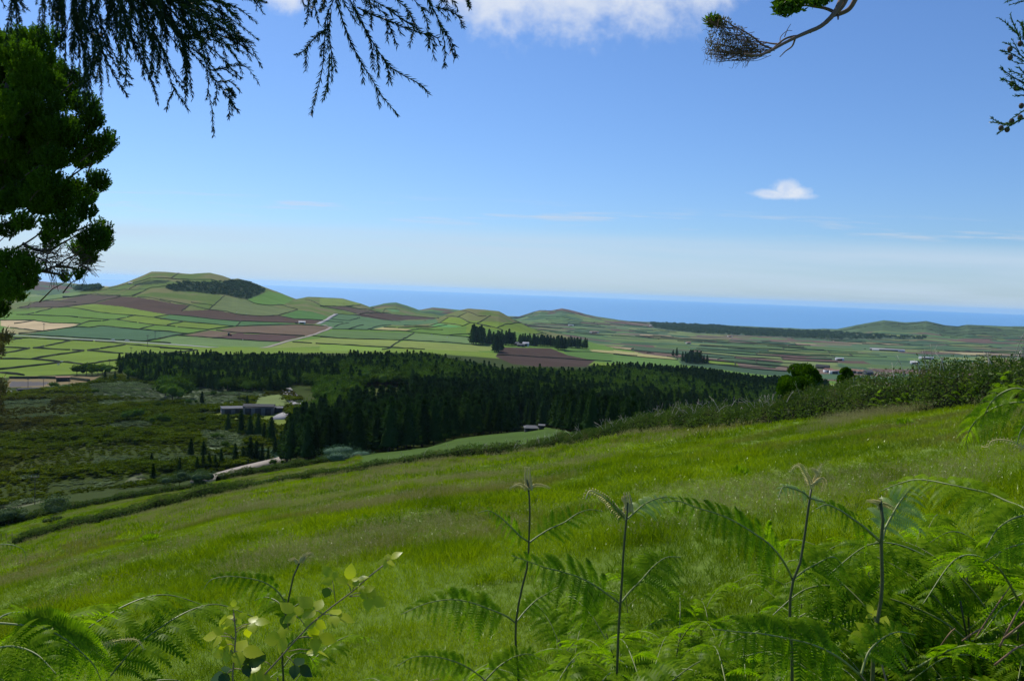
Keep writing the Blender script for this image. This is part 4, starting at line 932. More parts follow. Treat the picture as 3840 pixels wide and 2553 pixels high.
# ------------------------------------------------------------------ buildings
def boxm(c, s, rz=0.0):
    x, y, z = np.array(s)/2; V = np.array([[a*x, b*y, k*z] for k in (-1, 1) for a, b in ((-1, -1), (1, -1), (1, 1), (-1, 1))], float)
    co, si = math.cos(rz), math.sin(rz); V = V@np.array([[co, si, 0], [-si, co, 0], [0, 0, 1]])+np.array(c)
    return V, np.array([[3, 2, 1, 0], [4, 5, 6, 7], [0, 1, 5, 4], [1, 2, 6, 5], [2, 3, 7, 6], [3, 0, 4, 7]])
def part(name, parent, geo, mat):
    return link(name, nmesh(name, geo[0], geo[1], M[mat]), parent, False)
def shed(px, py, L, D, hh, rh, yaw, label, name='barn', wall='greyw', roof='roofw', doors=3, cat='building', group=None, hip=False, rmin=150, windows=0, base=None):
    """long shed: L along its front, D deep, wall height hh, roof rise rh; yaw turns its front away from facing the camera"""
    G = hit([px], [py], rmin)[0] if base is None else np.array(base); az = math.atan2(G[0], G[1])
    e = empty(name, G, label, cat, group); e.rotation_euler = (0, 0, -az+yaw)
    part('wall', e, boxm((0, D/2, hh/2-1), (L, D, hh+2)), wall)
    i = L*.5+.3; k = D/2+.35; q = (L*.22 if hip else 0)
    V = np.array([[-i, -.35, hh+.01], [i, -.35, hh+.01], [i, D+.35, hh+.01], [-i, D+.35, hh+.01], [-i+q, D/2, hh+rh], [i-q, D/2, hh+rh], [-i, -.35, hh-.15], [i, -.35, hh-.15], [i, D+.35, hh-.15], [-i, D+.35, hh-.15]])
    me = bpy.data.meshes.new('roof'); me.from_pydata(V.tolist(), [], [(0, 1, 5, 4), (2, 3, 4, 5), (1, 2, 5), (3, 0, 4), (6, 7, 1, 0), (7, 8, 2, 1), (8, 9, 3, 2), (9, 6, 0, 3), (9, 8, 7, 6)]); me.materials.append(M[roof])
    link('roof', me, e, False)
    for d in range(doors):
        x = (d-(doors-1)/2)*L/max(doors, 1)
        f = part('door', e, boxm((x, -.03, hh*.40), (L/doors*.58, .12, hh*.78)), 'darkw')
    for d in range(windows):
        x = (d-(windows-1)/2)*L/(windows)+L/windows*.25
        f = part('window', e, boxm((x, -.05, hh*.62), (.9, .14, .9)), 'glass')
    return e
sh = shed(258, 415.2, 12.5, 8, 4.0, .5, -.10, 'long grey concrete warehouse with three dark bays in the yard', 'warehouse', 'greyw', 'darkw', 3)
shed(233, 413.6, 9, 7, 2.6, .35, .12, 'lower grey wing with a pale roof left of the warehouse', 'outbuilding', 'greyw', 'greyw', 2)
shed(277, 412.6, 4.6, 5, 2.3, .3, .0, 'small dark lean-to at the right end of the warehouse', 'outbuilding', 'darkw', 'greyw', 1)
shed(531.5, 431.0, 3.7, 3.4, .9, .6, .1, 'small dark hut with pale sloping roof beside the wood', 'hut', 'darkw', 'greyw', 1, hip=True, rmin=255)
shed(541.5, 430.0, 1.5, 2, 1.2, .3, 0, 'tiny dark shed just right of the hut', 'hut', 'darkw', 'greyw', 1, rmin=255)
shed(491, 343.4, 19, 9, 3.4, 1.2, .05, 'long pale-roofed cattle shed under the windbreak', 'farm_shed', 'darkw', 'roofw', 4, rmin=900)
shed(521, 346.3, 12, 8, 3.4, 1.6, .1, 'bluish-grey farmhouse block in front of the windbreak', 'farmhouse', 'greyw', 'greyw', 2, rmin=900)
shed(525.5, 345.8, 10, 7, 5.0, 1.6, -.1, 'taller farm building with a white roof at the middle of the farm', 'farmhouse', 'white', 'roofw', 1, rmin=900, windows=2)
shed(534, 345.2, 11, 8, 3.4, 2.0, .25, 'dark gabled barn at the right end of the farm', 'barn', 'darkw', 'greyw', 1, rmin=900)
shed(517, 345.0, 8, 8, 3.6, 2.0, .35, 'dark gabled barn at the left end of the farm', 'barn', 'darkw', 'greyw', 1, rmin=900)
shed(302, 323.4, 11, 6, 3.2, 1.2, .0, 'bright white cottage beside the farm road below the big hill', 'cottage', 'white', 'white', 1, rmin=1000, windows=3)
shed(296.5, 323.3, 4, 4, 2.0, .5, .0, 'small dark shed left of the white cottage', 'outbuilding', 'darkw', 'darkw', 1, rmin=1000)
shed(63, 381.0, 7.5, 4, 2.6, .3, .0, 'low stone shelter with a flat pale roof on the far wall at left', 'shelter', 'stone', 'tile', 1, rmin=300)
shed(30, 391.2, 11, 5, 1.6, .3, .25, 'dark low shed beside the pale yard at left', 'outbuilding', 'darkw', 'darkw', 1, rmin=300)
shed(66, 299.3-2, 14, 6, 3, 1, 0, 'tiny dark barn on the slope left of the big hill', 'barn', 'darkw', 'darkw', 1, rmin=1500)
shed(55.5, 287.8, 8, 5, 2.5, 1, 0, 'small white farm building on the left shoulder of the big hill', 'cottage', 'white', 'roofw', 1, rmin=1500) if 0 else None
shed(130.5, 283.6, 9, 6, 3.2, 1, 0, 'tiny white house high on the left flank of the big hill', 'cottage', 'white', 'white', 1, rmin=1500)
VL = 'village houses beside the round tree'
for px, py, L, D, hh, rh, yw, lab, wm, rm in ((829.5, 372.2, 13, 9, 4.5, 2.5, .5, 'white gabled house nearest the round tree', 'white', 'tile'), (835, 373.6, 15, 9, 5.5, 1.6, .2, 'long bright white house front beside the small tree', 'white', 'tile'), (822, 368.3, 22, 10, 4, 3, -.2, 'dark roofless stone barn left of the white houses', 'stone', 'darkw'),
        (853, 373, 14, 9, 4.5, 2.6, .3, 'grey house with a red roof just right of the small tree', 'greyw', 'tile'), (861, 373.5, 16, 9, 4.2, 2.6, -.2, 'low house with a brown roof, middle of the three right houses', 'greyw', 'tile'), (870, 374.8, 13, 9, 5, 3, .7, 'steep pale gable at the right end of the village', 'greyw', 'greyw')):
    shed(px, py, L, D, hh, rh, yw, lab, 'village_house', wm, rm, 1, rmin=700, windows=2, group=VL)
for px, py, L, lab, wm, rm in ((888.5, 350.6, 80, 'long white greenhouse shed on the far plain', 'white', 'roofw'), (876, 350, 30, 'bluish shed left of the long white greenhouse', 'greyw', 'roofw'), (926.5, 359, 30, 'white farmhouse far out among the strip fields at right', 'white', 'roofw'), (839.5, 363.5, 16, 'small white shed above the village', 'white', 'roofw'),
        (914.5, 368.8, 16, 'tiny white shed nearest the hedge top', 'white', 'white'), (730, 324.5+12, 18, 'whitish house below the coastal wood', 'white', 'tile'), (651, 326, 16, 'white house at the left end of the coastal wood', 'white', 'white'), (594.5, 332.6, 30, 'white farm at the middle of the far plain', 'white', 'tile'),
        (571, 325.5, 22, 'small white house below the twin cones', 'white', 'roofw'), (688.5, 343.6, 12, 'pale house among the red-brown strip fields', 'white', 'tile')):
    shed(px, py, L, 10, 4.5, 1.5, .1, lab, 'far_house', wm, rm, 1, rmin=1900, windows=2)
# low wall of the yard at far left
q_ = pts('1', "130 1172 580 1172 800 1178"); Pw = resample(hit([a for a, b in q_], [b for a, b in q_], 300), 4)
tag(link('yard_wall', nmesh('yard_wall', *ribbon(Pw, .6, 1.5, .5), M['stone'])), 'dark straight wall left of the stone shelter', 'wall')
q_ = pts('1', "940 1176 1050 1190 1240 1214"); Pw = resample(hit([a for a, b in q_], [b for a, b in q_], 300), 4)
tag(link('yard_wall', nmesh('yard_wall', *ribbon(Pw, .6, 1.6, .5), M['stone'])), 'dark wall running down right of the stone shelter', 'wall')
# utility poles
def pole(px, py, hpx, label, arm=True, rmin=150):
    G = hit([px], [py], rmin)[0]; h = hpx*(G@fwd)/F; w = max(.10, .00028*np.hypot(G[0], G[1]))
    e = empty('utility_pole', G, label, 'pole', None); az = math.atan2(G[0], G[1]); e.rotation_euler = (0, 0, -az)
    part('post', e, tube([[0, 0, -.5], [0, 0, h*.5], [0, 0, h]], w, w*.75, 6), 'wood')
    if arm:
        a = part('crossarm', e, boxm((0, 0, h*.95), (h*.26, w*1.6, w*1.6)), 'wood')
        for x in (-.11, 0, .11): 
            o = link('insulator', nmesh('insulator', *tube([[x*h, 0, h*.95+w*.8], [x*h, 0, h*.95+w*.8+.35]], w*.7, w*.5, 6), M['metal']), a, False)
for a in ((34.8, 504, 29, 'tall utility pole in the scrub at lower left'), (28, 389, 11, 'utility pole at the left of the yard by the shelter'), (43.5, 389.5, 12, 'utility pole between the yard and the shelter'), (69, 392.5, 14, 'utility pole right of the stone shelter'),
          (239, 405.8, 14, 'utility pole behind the warehouse'), (202, 402.5, 8, 'short pole beside the dark bush in the grey brush'), (131, 358, 11.5, 'pole in the pastures below the straight road'), (109.5, 372, 13.5, 'pole at the pasture edge above the green bushes'), (147.6, 346.5, 12, 'tall pole standing at the straight road'), (155, 339.2, 8.5, 'pole in the blue-green field above the road'), (43.9, 330.8, 7.5, 'pole at the edge of the pale tan field')):
    pole(*a)
# cars, tractor, cows
def car(px, py, yaw, label, paint, Lc=4.3, rmin=600, lift=.15, van=False):
    G = hit([px], [py], rmin)[0]; e = empty('car', G+np.array([0, 0, lift]), label, 'car'); e.rotation_euler = (0, 0, yaw)
    bm = bpy.data.meshes.new('body'); h = 1.75 if van else 1.45
    pr = [(-Lc/2, .3), (-Lc/2, .85), (-Lc/2+.25, .95), (-Lc*.30, 1.0 if not van else h-.1), (-Lc*.18, h), (Lc*.16, h), (Lc*.30, .95), (Lc*.46, .82), (Lc/2, .6), (Lc/2, .3)]
    V = [(x, s*.85*(1 if z < 1.1 else .82), z) for s in (-1, 1) for x, z in pr]; n = len(pr)
    bm.from_pydata(V, [], [tuple(range(n)), tuple(range(2*n-1, n-1, -1))]+[(i, i+n, (i+1) % n+n, (i+1) % n) for i in range(n)]); bm.materials.append(M[paint]); link('body', bm, e, False)
    part('windscreen', e, boxm((Lc*.235, 0, 1.17), (.06, 1.25, .42)), 'glass'); part('side_windows', e, boxm((-.1, 0, 1.18), (Lc*.40, 1.56, .30)), 'glass')
    for x in (-Lc*.30, Lc*.30):
        for y in (-.78, .78):
            part('wheel', e, tube([[x, y-.12, .32], [x, y+.12, .32]], .32, .32, 6), 'rubber')
car(112.9, 339.9, .35, 'small white car seen left of the other on the straight road', 'white', lift=.3)
car(127.2, 340.9, .35, 'white van on the straight road nearer the wood', 'white', 5.2, lift=.3, van=True)
car(485.2-9+34.6, 346.3, 1.2, 'pale car parked at the left of the farm', 'white', rmin=900) if 0 else None
def tractor(px, py, label):
    G = hit([px], [py], 900)[0]; e = empty('tractor', G, label, 'tractor'); e.scale = (1.5,)*3
    part('body', e, boxm((.5, 0, 1.2), (2.0, .9, .8)), 'redp'); part('cab', e, boxm((-.9, 0, 1.9), (1.3, 1.4, 1.7)), 'glass'); part('cab_roof', e, boxm((-.9, 0, 2.8), (1.5, 1.6, .15)), 'white')
    for x, r in ((-.9, .85), (1.1, .5)):
        for y in (-.85, .85): part('wheel', e, tube([[x, y-.2, r], [x, y+.2, r]], r, r, 6), 'rubber')
tractor(229.8, 335.4, 'small tractor working in the brown field')
def cow(px, py, yaw, label, rmin=500):
    G = hit([px], [py], rmin)[0]
    b = bpy.data.meshes.new('cow_body')
    o = bpy.data.objects.new('cow', b)
    V = [(-.9,0,1.15),(-.3,0,1.1),(.4,0,1.15),(.8,0,1.35),(1.15,0,1.35),(1.45,0,1.15),(-.8,.28,.75),(-.8,.28,0),(-.8,-.28,.75),(-.8,-.28,0),(.5,.25,.75),(.5,.25,0),(.5,-.25,.75),(.5,-.25,0),(-1.1,0,.9),(-1.15,0,.5)]
    E = [(0,1),(1,2),(2,3),(3,4),(4,5),(0,6),(6,7),(0,8),(8,9),(2,10),(10,11),(2,12),(12,13),(0,14),(14,15)]
    bm = bmesh.new(); sk = bm.verts.layers.skin.verify()
    vs = [bm.verts.new(v_) for v_ in V]; [bm.edges.new((vs[i], vs[j])) for i, j in E]; C.objects.link(o)
    R = [.36,.42,.38,.22,.18,.10,.14,.07,.14,.07,.13,.07,.13,.07,.05,.04]
    for i, r in enumerate(R): vs[i][sk].radius = (r, r)
    vs[1][sk].use_root = True; bm.to_mesh(b); bm.free()
    o.modifiers.new('skin', 'SKIN'); sb = o.modifiers.new('sub', 'SUBSURF'); sb.levels = sb.render_levels = 1
    b.materials.append(M['cowhide']); o.location = G; o.rotation_euler = (0, 0, yaw); tag(o, label, 'cow', 'cows grazing in the far pastures')
M['cowhide'] = surf('cow_hide', (.55, .52, .48), .9, .2, .2, .5)
for px, py, yw in ((61.5, 362.5, .3), (58.5, 364.8, 1.2), (246.5, 313.8, .2), (242.8, 339.8, 2.0), (431.6, 334.6, .4), (447.2, 337.2, 2.5), (236.7, 312.2, 1.0)):
    cow(px, py, yw, 'pale cow grazing in a far green pasture')
# gate and fence posts by the hedge
def posts(lst, label, h=1.2):
    for px, py in lst:
        G = hit([px], [py], 8)[0]; o = link('fence_post', nmesh('fence_post', *tube([[0, 0, -.3], [.01, 0, .5*h], [0, .02, h]], .055, .045, 6), M['wood'])); o.location = G
        tag(o, label, 'post', 'weathered posts along the hedge')
posts([(484,453.5),(494,453),(499,452),(517,450),(527,449),(618,432.5),(739,420.5),(801,414.5),(1,541),(6,540.5),(12,540)], 'weathered wooden fence post standing along the meadow hedge', 1.3)
# ------------------------------------------------------------------ bracken
def frond_geo(P, nrm, L, n, seed=0, droop=.35, curl=0.0, teeth=15, start=.16, tw=.25, side=1.0, prof=None, fwdlean=.45):
    """P (k,3) rachis control points -> leaf blades (V,Q) and rachis tube; L longest pinna, n pairs"""
    r = np.random.default_rng(seed); R0 = spline(P, 60); T = unit(np.gradient(R0, axis=0)); nrm = unit(np.asarray(nrm, float))
    t = start+(1-start)*(np.arange(n)+.5)/n; i = np.clip((t*59).astype(int), 0, 59)
    f = (np.clip(1.02-t, .02, 1)**.62)*np.clip((t-start+.10)/.22, .45, 1) if prof is None else prof(t)
    Bs, Ds, Ls, Ns = [], [], [], []
    for sgn in (-1, 1):
        tt = T[i]; nn = unit(nrm-tt*(tt@nrm)[:, None]); sd = np.cross(tt, nn)*sgn
        d = unit(sd*side+tt*(fwdlean+.5*t[:, None]**3)+r.normal(size=(n, 3))*.10+nn*.10)
        Bs.append(R0[i]+tt*(sgn*.3*L/n)); Ds.append(d); Ls.append(L*f*(.9+.2*r.random(n))); Ns.append(unit(nn+r.normal(size=(n, 3))*.22))
    B = np.vstack(Bs); D = np.vstack(Ds); Ln = np.concatenate(Ls); Nn = np.vstack(Ns); m = len(B)
    s = (np.arange(teeth)+.6)/teeth; g_ = np.array([0, 0, -1.0])
    S_ = s[None, :, None]; Lx = Ln[:, None, None]
    pt = B[:, None]+D[:, None]*Lx*S_*(1-.12*S_)+g_*Lx*droop*S_**2+Nn[:, None]*Lx*curl*S_**2
    ax = unit(D[:, None]*(1-.24*S_)+g_*droop*2*S_+Nn[:, None]*curl*2*S_)
    pr = np.clip(1.0-s, 0, 1)**.75*np.clip(.55+s*3, .55, 1); pr = np.maximum(pr, .12)
    out = []
    for sgn in (-1, 1):
        w = unit(np.cross(Nn[:, None], ax))*sgn
        dr = unit(w*.92+ax*.32+g_*.10)*(tw*Ln[:, None]*pr[None])[..., None]*(.9+.2*r.random((m, teeth, 1)))
        hw = ax*(Ln[:, None, None]/teeth*.44)
        p_, d_, h_ = pt.reshape(-1, 3), dr.reshape(-1, 3), np.broadcast_to(hw, dr.shape).reshape(-1, 3)*1.08
        out.append((np.stack([p_-h_, p_+h_, p_+d_*.72+h_*.75, p_+d_+h_*.1], 1).reshape(-1, 3), np.arange(len(p_)*4).reshape(-1, 4)))
    mid = []                                          # slim midribs of the pinnae
    e0 = B; e1 = pt[:, teeth//2]; e2 = pt[:, -1]
    mid.append(leafq(e0, (e1-e0), unit(np.cross(D, Nn))*.018*Ln[:, None])); mid.append(leafq(e1, (e2-e1), unit(np.cross(D, Nn))*.012*Ln[:, None]))
    return merge(out+mid), R0
M['croz'] = surf('bracken_bud', (.62, .52, .20), .6, .3, .3, 60)
M['litter'] = surf('bracken_litter', (.24, .15, .09), .8, .2, .3, 20)
def crozier_geo(P, rad, seed=0, n=26, curl=True):
    """young uncurled tip: stalk with knobbly paired curls, pale"""
    r = np.random.default_rng(seed); R0 = spline(P, n); T = unit(np.gradient(R0, axis=0)); parts = [tube(R0, rad*.8, rad*.3, 6)]
    sd = unit(np.cross(T, [.2, .9, .3])); 
    for i in range(3, n):
        for s in (-1, 1):
            c = R0[i]+sd[i]*s*rad*1.3; k = rad*(1.5-1.15*i/n)*(.8+.4*r.random())
            parts.append(tube([c-T[i]*k*.3-sd[i]*s*k*.5, c+sd[i]*s*k*.5, c+sd[i]*s*k*.9-np.array([0, 0, k*.7]), c+sd[i]*s*k*.4-np.array([0, 0, k*1.1])], k*.42, k*.25, 4))
    return merge(parts)
FT = {'fern': 'fern', 'pale': 'fernpale'}
def bracken(label, c, stem, dep, fronds, r0=.0045, group=None):
    q = pts(c, stem); n = len(q); 
    d = np.linspace(dep-.02, dep, n); S0 = P3([a for a, b in q], [b for a, b in q], d)
    base = S0[0].copy(); gz = float(H(base[0], base[1]))
    lower = np.array([[base[0]-.02, base[1]+.03, gz-.05], [base[0], base[1], (gz+base[2])/2]])
    pts_ = np.vstack([lower, S0]); sp = spline(pts_, 40)
    e = empty('bracken_fern', (base[0], base[1], gz), label, 'fern', group)
    link('stem', nmesh('stem', *tube(sp, r0*1.3, r0*.55), M['fernstem'], True), e)
    for k, fr in enumerate(fronds):
        fc, s, Lr, np_, kind, dd = fr[:6]; kw = dict(fr[6]) if len(fr) > 6 else {}
        a = pts(fc, s); m = len(a); z = dep+np.linspace(0, dd, m); P = P3([x for x, y in a], [y for x, y in a], z)
        ln = np.linalg.norm(np.diff(P, axis=0), axis=1).sum()
        if kind == 'tip': link('crozier', nmesh('crozier', *crozier_geo(P, ln*Lr*.9, k), M['croz'], True), e); continue
        nrm = kw.pop('nrm', (.1, -.75, .75))
        (V, Q), R0 = frond_geo(P, nrm, ln*Lr*1.3, np_+2, seed=k*7+abs(int(q[0][0])), **kw)
        o = link('frond', nmesh('frond', V, Q, M['fern' if kind == 'fern' else 'fernpale']), e)
        ra = nmesh('rachis', *tube(R0, r0*.55, r0*.18), M['fernrachis'], True); link('rachis', ra, o)
    return e
# note: children keep world coordinates through the thing's inverse; sub-parts share their part's frame
bracken('tall bracken stalk with a pale bud at its very tip, leftmost of the tall ones', 'd', "990 1560 970 1150 1000 960 1050 750 1058 600 1058 250 1048 175", 2.3, [
  ('d', "1056 250 1052 180 1046 90", .075, 0, 'tip', 0), ('d', "1060 250 1030 222 985 205 925 235", .035, 0, 'tip', -.05), ('d', "1062 245 1090 215 1140 212 1205 232", .035, 0, 'tip', .05),
  ('d', "1058 600 1000 560 930 490 850 420 780 385 715 400", .22, 9, 'fern', -.12, {'droop': .3}), ('d', "1058 605 1120 560 1200 510 1300 465 1400 400 1480 378 1565 392", .24, 9, 'fern', .10, {'droop': .1}),
  ('d', "970 1150 900 1100 800 1060 680 1015 540 990 350 1020 190 1090", .26, 12, 'fern', -.15, {'droop': .5}), ('d', "975 1140 1040 1060 1120 985 1210 935 1290 880", .28, 8, 'fern', .12)])
bracken('tall bracken stalk right of the budded one, with a long frond arching left', 'd', "1655 1560 1670 1180 1680 1020 1690 900 1700 700 1720 470 1735 330", 2.15, [
  ('d', "1735 400 1736 330 1722 262", .10, 0, 'tip', 0), ('d', "1725 330 1700 300 1735 280", .08, 0, 'tip', 0),
  ('d', "1725 450 1650 380 1600 320 1540 275 1470 252 1445 310", .035, 0, 'tip', -.05), ('d', "1722 450 1660 385 1610 330 1560 290", .35, 6, 'fern', -.05),
  ('d', "1730 440 1780 395 1840 345 1910 310 1985 292 2070 300", .26, 8, 'fernpale', .10, {'droop': .5}),
  ('d', "1680 1020 1600 960 1500 890 1400 840 1280 800 1180 775 1080 740 940 690", .30, 12, 'fern', -.18, {'droop': .35, 'teeth': 18}),
  ('d', "1685 1010 1750 930 1830 850 1900 770 1990 705 2090 700", .40, 10, 'fern', .2, {'droop': .4, 'teeth': 18})], r0=.0048)
bracken('tall bracken stalk with curled tips, third of the tall ones from the left', 'e', "775 1260 765 1080 785 870 830 760 860 600 890 380 910 240", 2.05, [
  ('e', "910 240 895 180 870 130 830 75 790 90 770 130", .030, 0, 'tip', -.03), ('e', "910 235 935 180 960 120 985 65", .035, 0, 'tip', .03), ('e', "925 200 980 170 1005 190 990 255", .035, 0, 'tip', .05), ('e', "955 140 930 105 900 95", .06, 0, 'tip', 0),
  ('e', "905 310 860 265 790 238 720 225 685 300", .24, 8, 'fernpale', -.08, {'droop': .6}), ('e', "900 300 950 315 1000 325 1040 335", .35, 6, 'fernpale', .05),
  ('e', "785 860 755 790 700 700 620 610 520 540 400 465 280 410 130 365 0 320 -100 330", .21, 15, 'fern', -.22, {'droop': .45, 'teeth': 19, 'curl': .1}),
  ('e', "790 850 860 795 950 745 1060 700 1130 760", .42, 9, 'fern', .15, {'droop': .35})], r0=.005)
bracken('stout bracken stalk at right with a brown curled top', 'e', "1325 1560 1350 1200 1385 1000 1395 800 1385 600 1400 480 1380 320", 1.9, [
  ('e', "1385 380 1380 345 1378 300", .09, 0, 'tip', 0), ('e', "1385 335 1340 320 1285 318", .05, 0, 'tip', -.02), ('e', "1385 335 1430 350 1480 378", .05, 0, 'tip', .02),
  ('e', "1385 600 1340 560 1260 490 1190 440 1100 380 1010 345 945 375", .24, 9, 'fern', -.12, {'droop': .45}),
  ('e', "1388 600 1410 520 1470 400 1540 290 1600 220 1660 165", .34, 8, 'fernpale', .12, {'droop': .35, 'nrm': (.3, -.5, .8)})], r0=.0062)
bracken('large bracken frond arching in from the right edge, mid height', 'e', "2650 700 2560 560 2460 440 2359 380", 1.7, [
  ('e', "2420 410 2340 360 2240 320 2140 275 1980 235 1840 205 1740 185 1620 175 1500 205 1380 255", .24, 15, 'fern', .25, {'droop': .5, 'teeth': 20, 'curl': .12}),
  ('e', "2500 470 2420 430 2350 420 2260 450 2170 520 2100 640", .40, 9, 'fern', -.1, {'droop': .6, 'teeth': 18}), ('e', "2560 560 2500 560 2400 600 2250 640 2080 740", .32, 10, 'fern', .1, {'droop': .5, 'teeth': 18})], r0=.005)
bracken('bracken frond curling over the hedge at the upper right edge', 'f', "2900 1500 2750 900 2600 560 2500 480", 1.9, [
  ('f', "2560 500 2420 390 2300 350 2180 385 2080 470 2020 580 1990 690", .22, 12, 'fern', .1, {'droop': .5, 'teeth': 16}), ('f', "2580 520 2450 480 2300 470 2150 500 2000 580 1910 680 1870 790 1885 890", .22, 14, 'fern', .15, {'droop': .55, 'teeth': 16}),
  ('f', "2650 940 2500 880 2359 850 2250 800 2150 785 2080 800 2050 850 1995 845", .022, 0, 'tip', .05), ('f', "2640 700 2520 640 2400 640 2330 720 2300 820", .30, 9, 'fern', 0)], r0=.005)
bracken('bracken plant among bramble at lower left with an arching frond', 'c', "1672 960 1665 700 1690 520 1715 400 1740 300 1765 250", 2.6, [
  ('c', "1765 250 1790 215 1830 190 1855 215", .05, 0, 'tip', 0), ('c', "1760 255 1735 225 1700 235", .07, 0, 'tip', 0), ('c', "1680 480 1640 420 1560 365 1440 335 1320 330 1235 355 1200 405", .22, 10, 'fern', -.1, {'droop': .5}),
  ('c', "1690 560 1640 480 1560 450 1500 470", .40, 7, 'fern', .1), ('c', "1670 640 1720 520 1790 480 1810 530", .45, 7, 'fern', .1), ('c', "1672 860 1730 790 1800 780 1870 860", .40, 7, 'fern', .1), ('c', "1672 760 1740 700 1820 690 1890 720", .35, 7, 'fern', 0)], r0=.0045)
bracken('broad bracken frond spreading from the bottom left corner', 'c', "-250 1300 -200 900 -120 650 -60 600", 1.9, [
  ('c', "-60 600 100 612 250 632 380 695 480 775 560 860 600 950", .42, 13, 'fern', .05, {'droop': .75, 'teeth': 20, 'nrm': (0, -.8, .6), 'curl': .05}),
  ('c', "-80 640 20 560 120 540 230 560 330 600", .35, 9, 'fern', .3, {'droop': .3}), ('c', "300 650 360 580 420 570 480 620", .4, 7, 'fern', .4),
  ('c', "-60 760 80 740 220 790 330 900", .5, 8, 'fern', -.1)], r0=.005)
bracken('thin bracken frond with a pale unrolling tip near the bottom left', 'c', "420 1300 430 1000 520 780", 2.2, [
  ('c', "520 780 580 740 660 715 740 700 810 705 850 760", .025, 0, 'tip', 0), ('c', "500 800 580 745 660 720 740 705", .16, 8, 'fernpale', 0)], r0=.003)
bracken('dark drooping bracken tip at the left edge by the hedge', 'c', "-400 700 -250 350 -120 180", 1.9, [
  ('c', "-120 180 0 140 90 148 140 175 155 235", .13, 9, 'fern', 0, {'droop': .7})], r0=.003)
bracken('long bracken frond with a pale rib running across the bottom right', 'e', "1420 1700 1330 1600 1240 1500", 1.8, [
  ('e', "1240 1500 1120 1400 1000 1330 880 1285 700 1245 560 1220 420 1210 240 1190", .30, 14, 'fern', -.2, {'droop': .45, 'teeth': 20}),
  ('e', "1250 1500 1300 1350 1400 1250 1500 1210 1620 1230", .38, 10, 'fern', .1)], r0=.005)
bracken('bracken frond lying low at the bottom centre', 'd', "1000 1900 900 1700 740 1520", 2.2, [
  ('d', "740 1520 640 1450 520 1400 380 1375 260 1385 150 1450", .24, 11, 'fern', -.1, {'droop': .5}), ('d', "760 1540 860 1440 960 1380 1060 1360 1150 1400", .35, 9, 'fern', .1)], r0=.004)

# ------------------------------------------------------------------ undergrowth of bracken plants (copies of six)
def proto_fern(seed):
    r = np.random.default_rng(seed); h = 1.0; lean = r.normal(size=2)*.10
    st = spline([[0, 0, -.05], [lean[0]*.4, lean[1]*.4, .5*h], [lean[0], lean[1], .95*h]], 14)
    fr = []
    az0 = r.random()*6.28
    for lv, (zt, Lf) in enumerate(((.36, .54), (.56, .50), (.77, .44), (.99, .38))):
        for s in (0, 1):
            a = az0+s*math.pi+lv*.5+r.normal()*.25; L = Lf*(.85+.3*r.random()); b = st[int(zt*13)]
            o = np.array([math.cos(a), math.sin(a), 0]); P = [b, b+o*L*.33+[0, 0, .30*L], b+o*L*.70+[0, 0, .40*L], b+o*L+[0, 0, .26*L]]
            (V, Q), R0 = frond_geo(P, (r.normal()*.25, r.normal()*.25, 1), L*.40, 15, seed=seed*10+lv*2+s, droop=.4, teeth=13)
            fr.append(((V, Q), tube(R0, .0028, .001, 4)))
    return tube(st, .0045, .002, 6), fr
def fern_src_objects():
    out = []
    for k in range(6):
        stg, fr = proto_fern(300+k); ms = [nmesh('stem', *stg, M['fernstem'], True)]
        out.append((ms[0], [(nmesh('frond', *f, M['fern']), nmesh('rachis', *rc, M['fernrachis'])) for f, rc in fr]))
    return out
FS = fern_src_objects()
def put_fern(k, loc, rz, s, label, group):
    e = empty('bracken_fern', loc, label, 'fern', group); e.rotation_euler = (rng.normal()*.08, rng.normal()*.08, rz); e.scale = (s*1.0, s*1.0, s)
    st, fr = FS[k]; o = bpy.data.objects.new('stem', st); C.objects.link(o); o.parent = e
    for f, rc in fr:
        o = bpy.data.objects.new('frond', f); C.objects.link(o); o.parent = e
        w = bpy.data.objects.new('rachis', rc); C.objects.link(w); w.parent = o
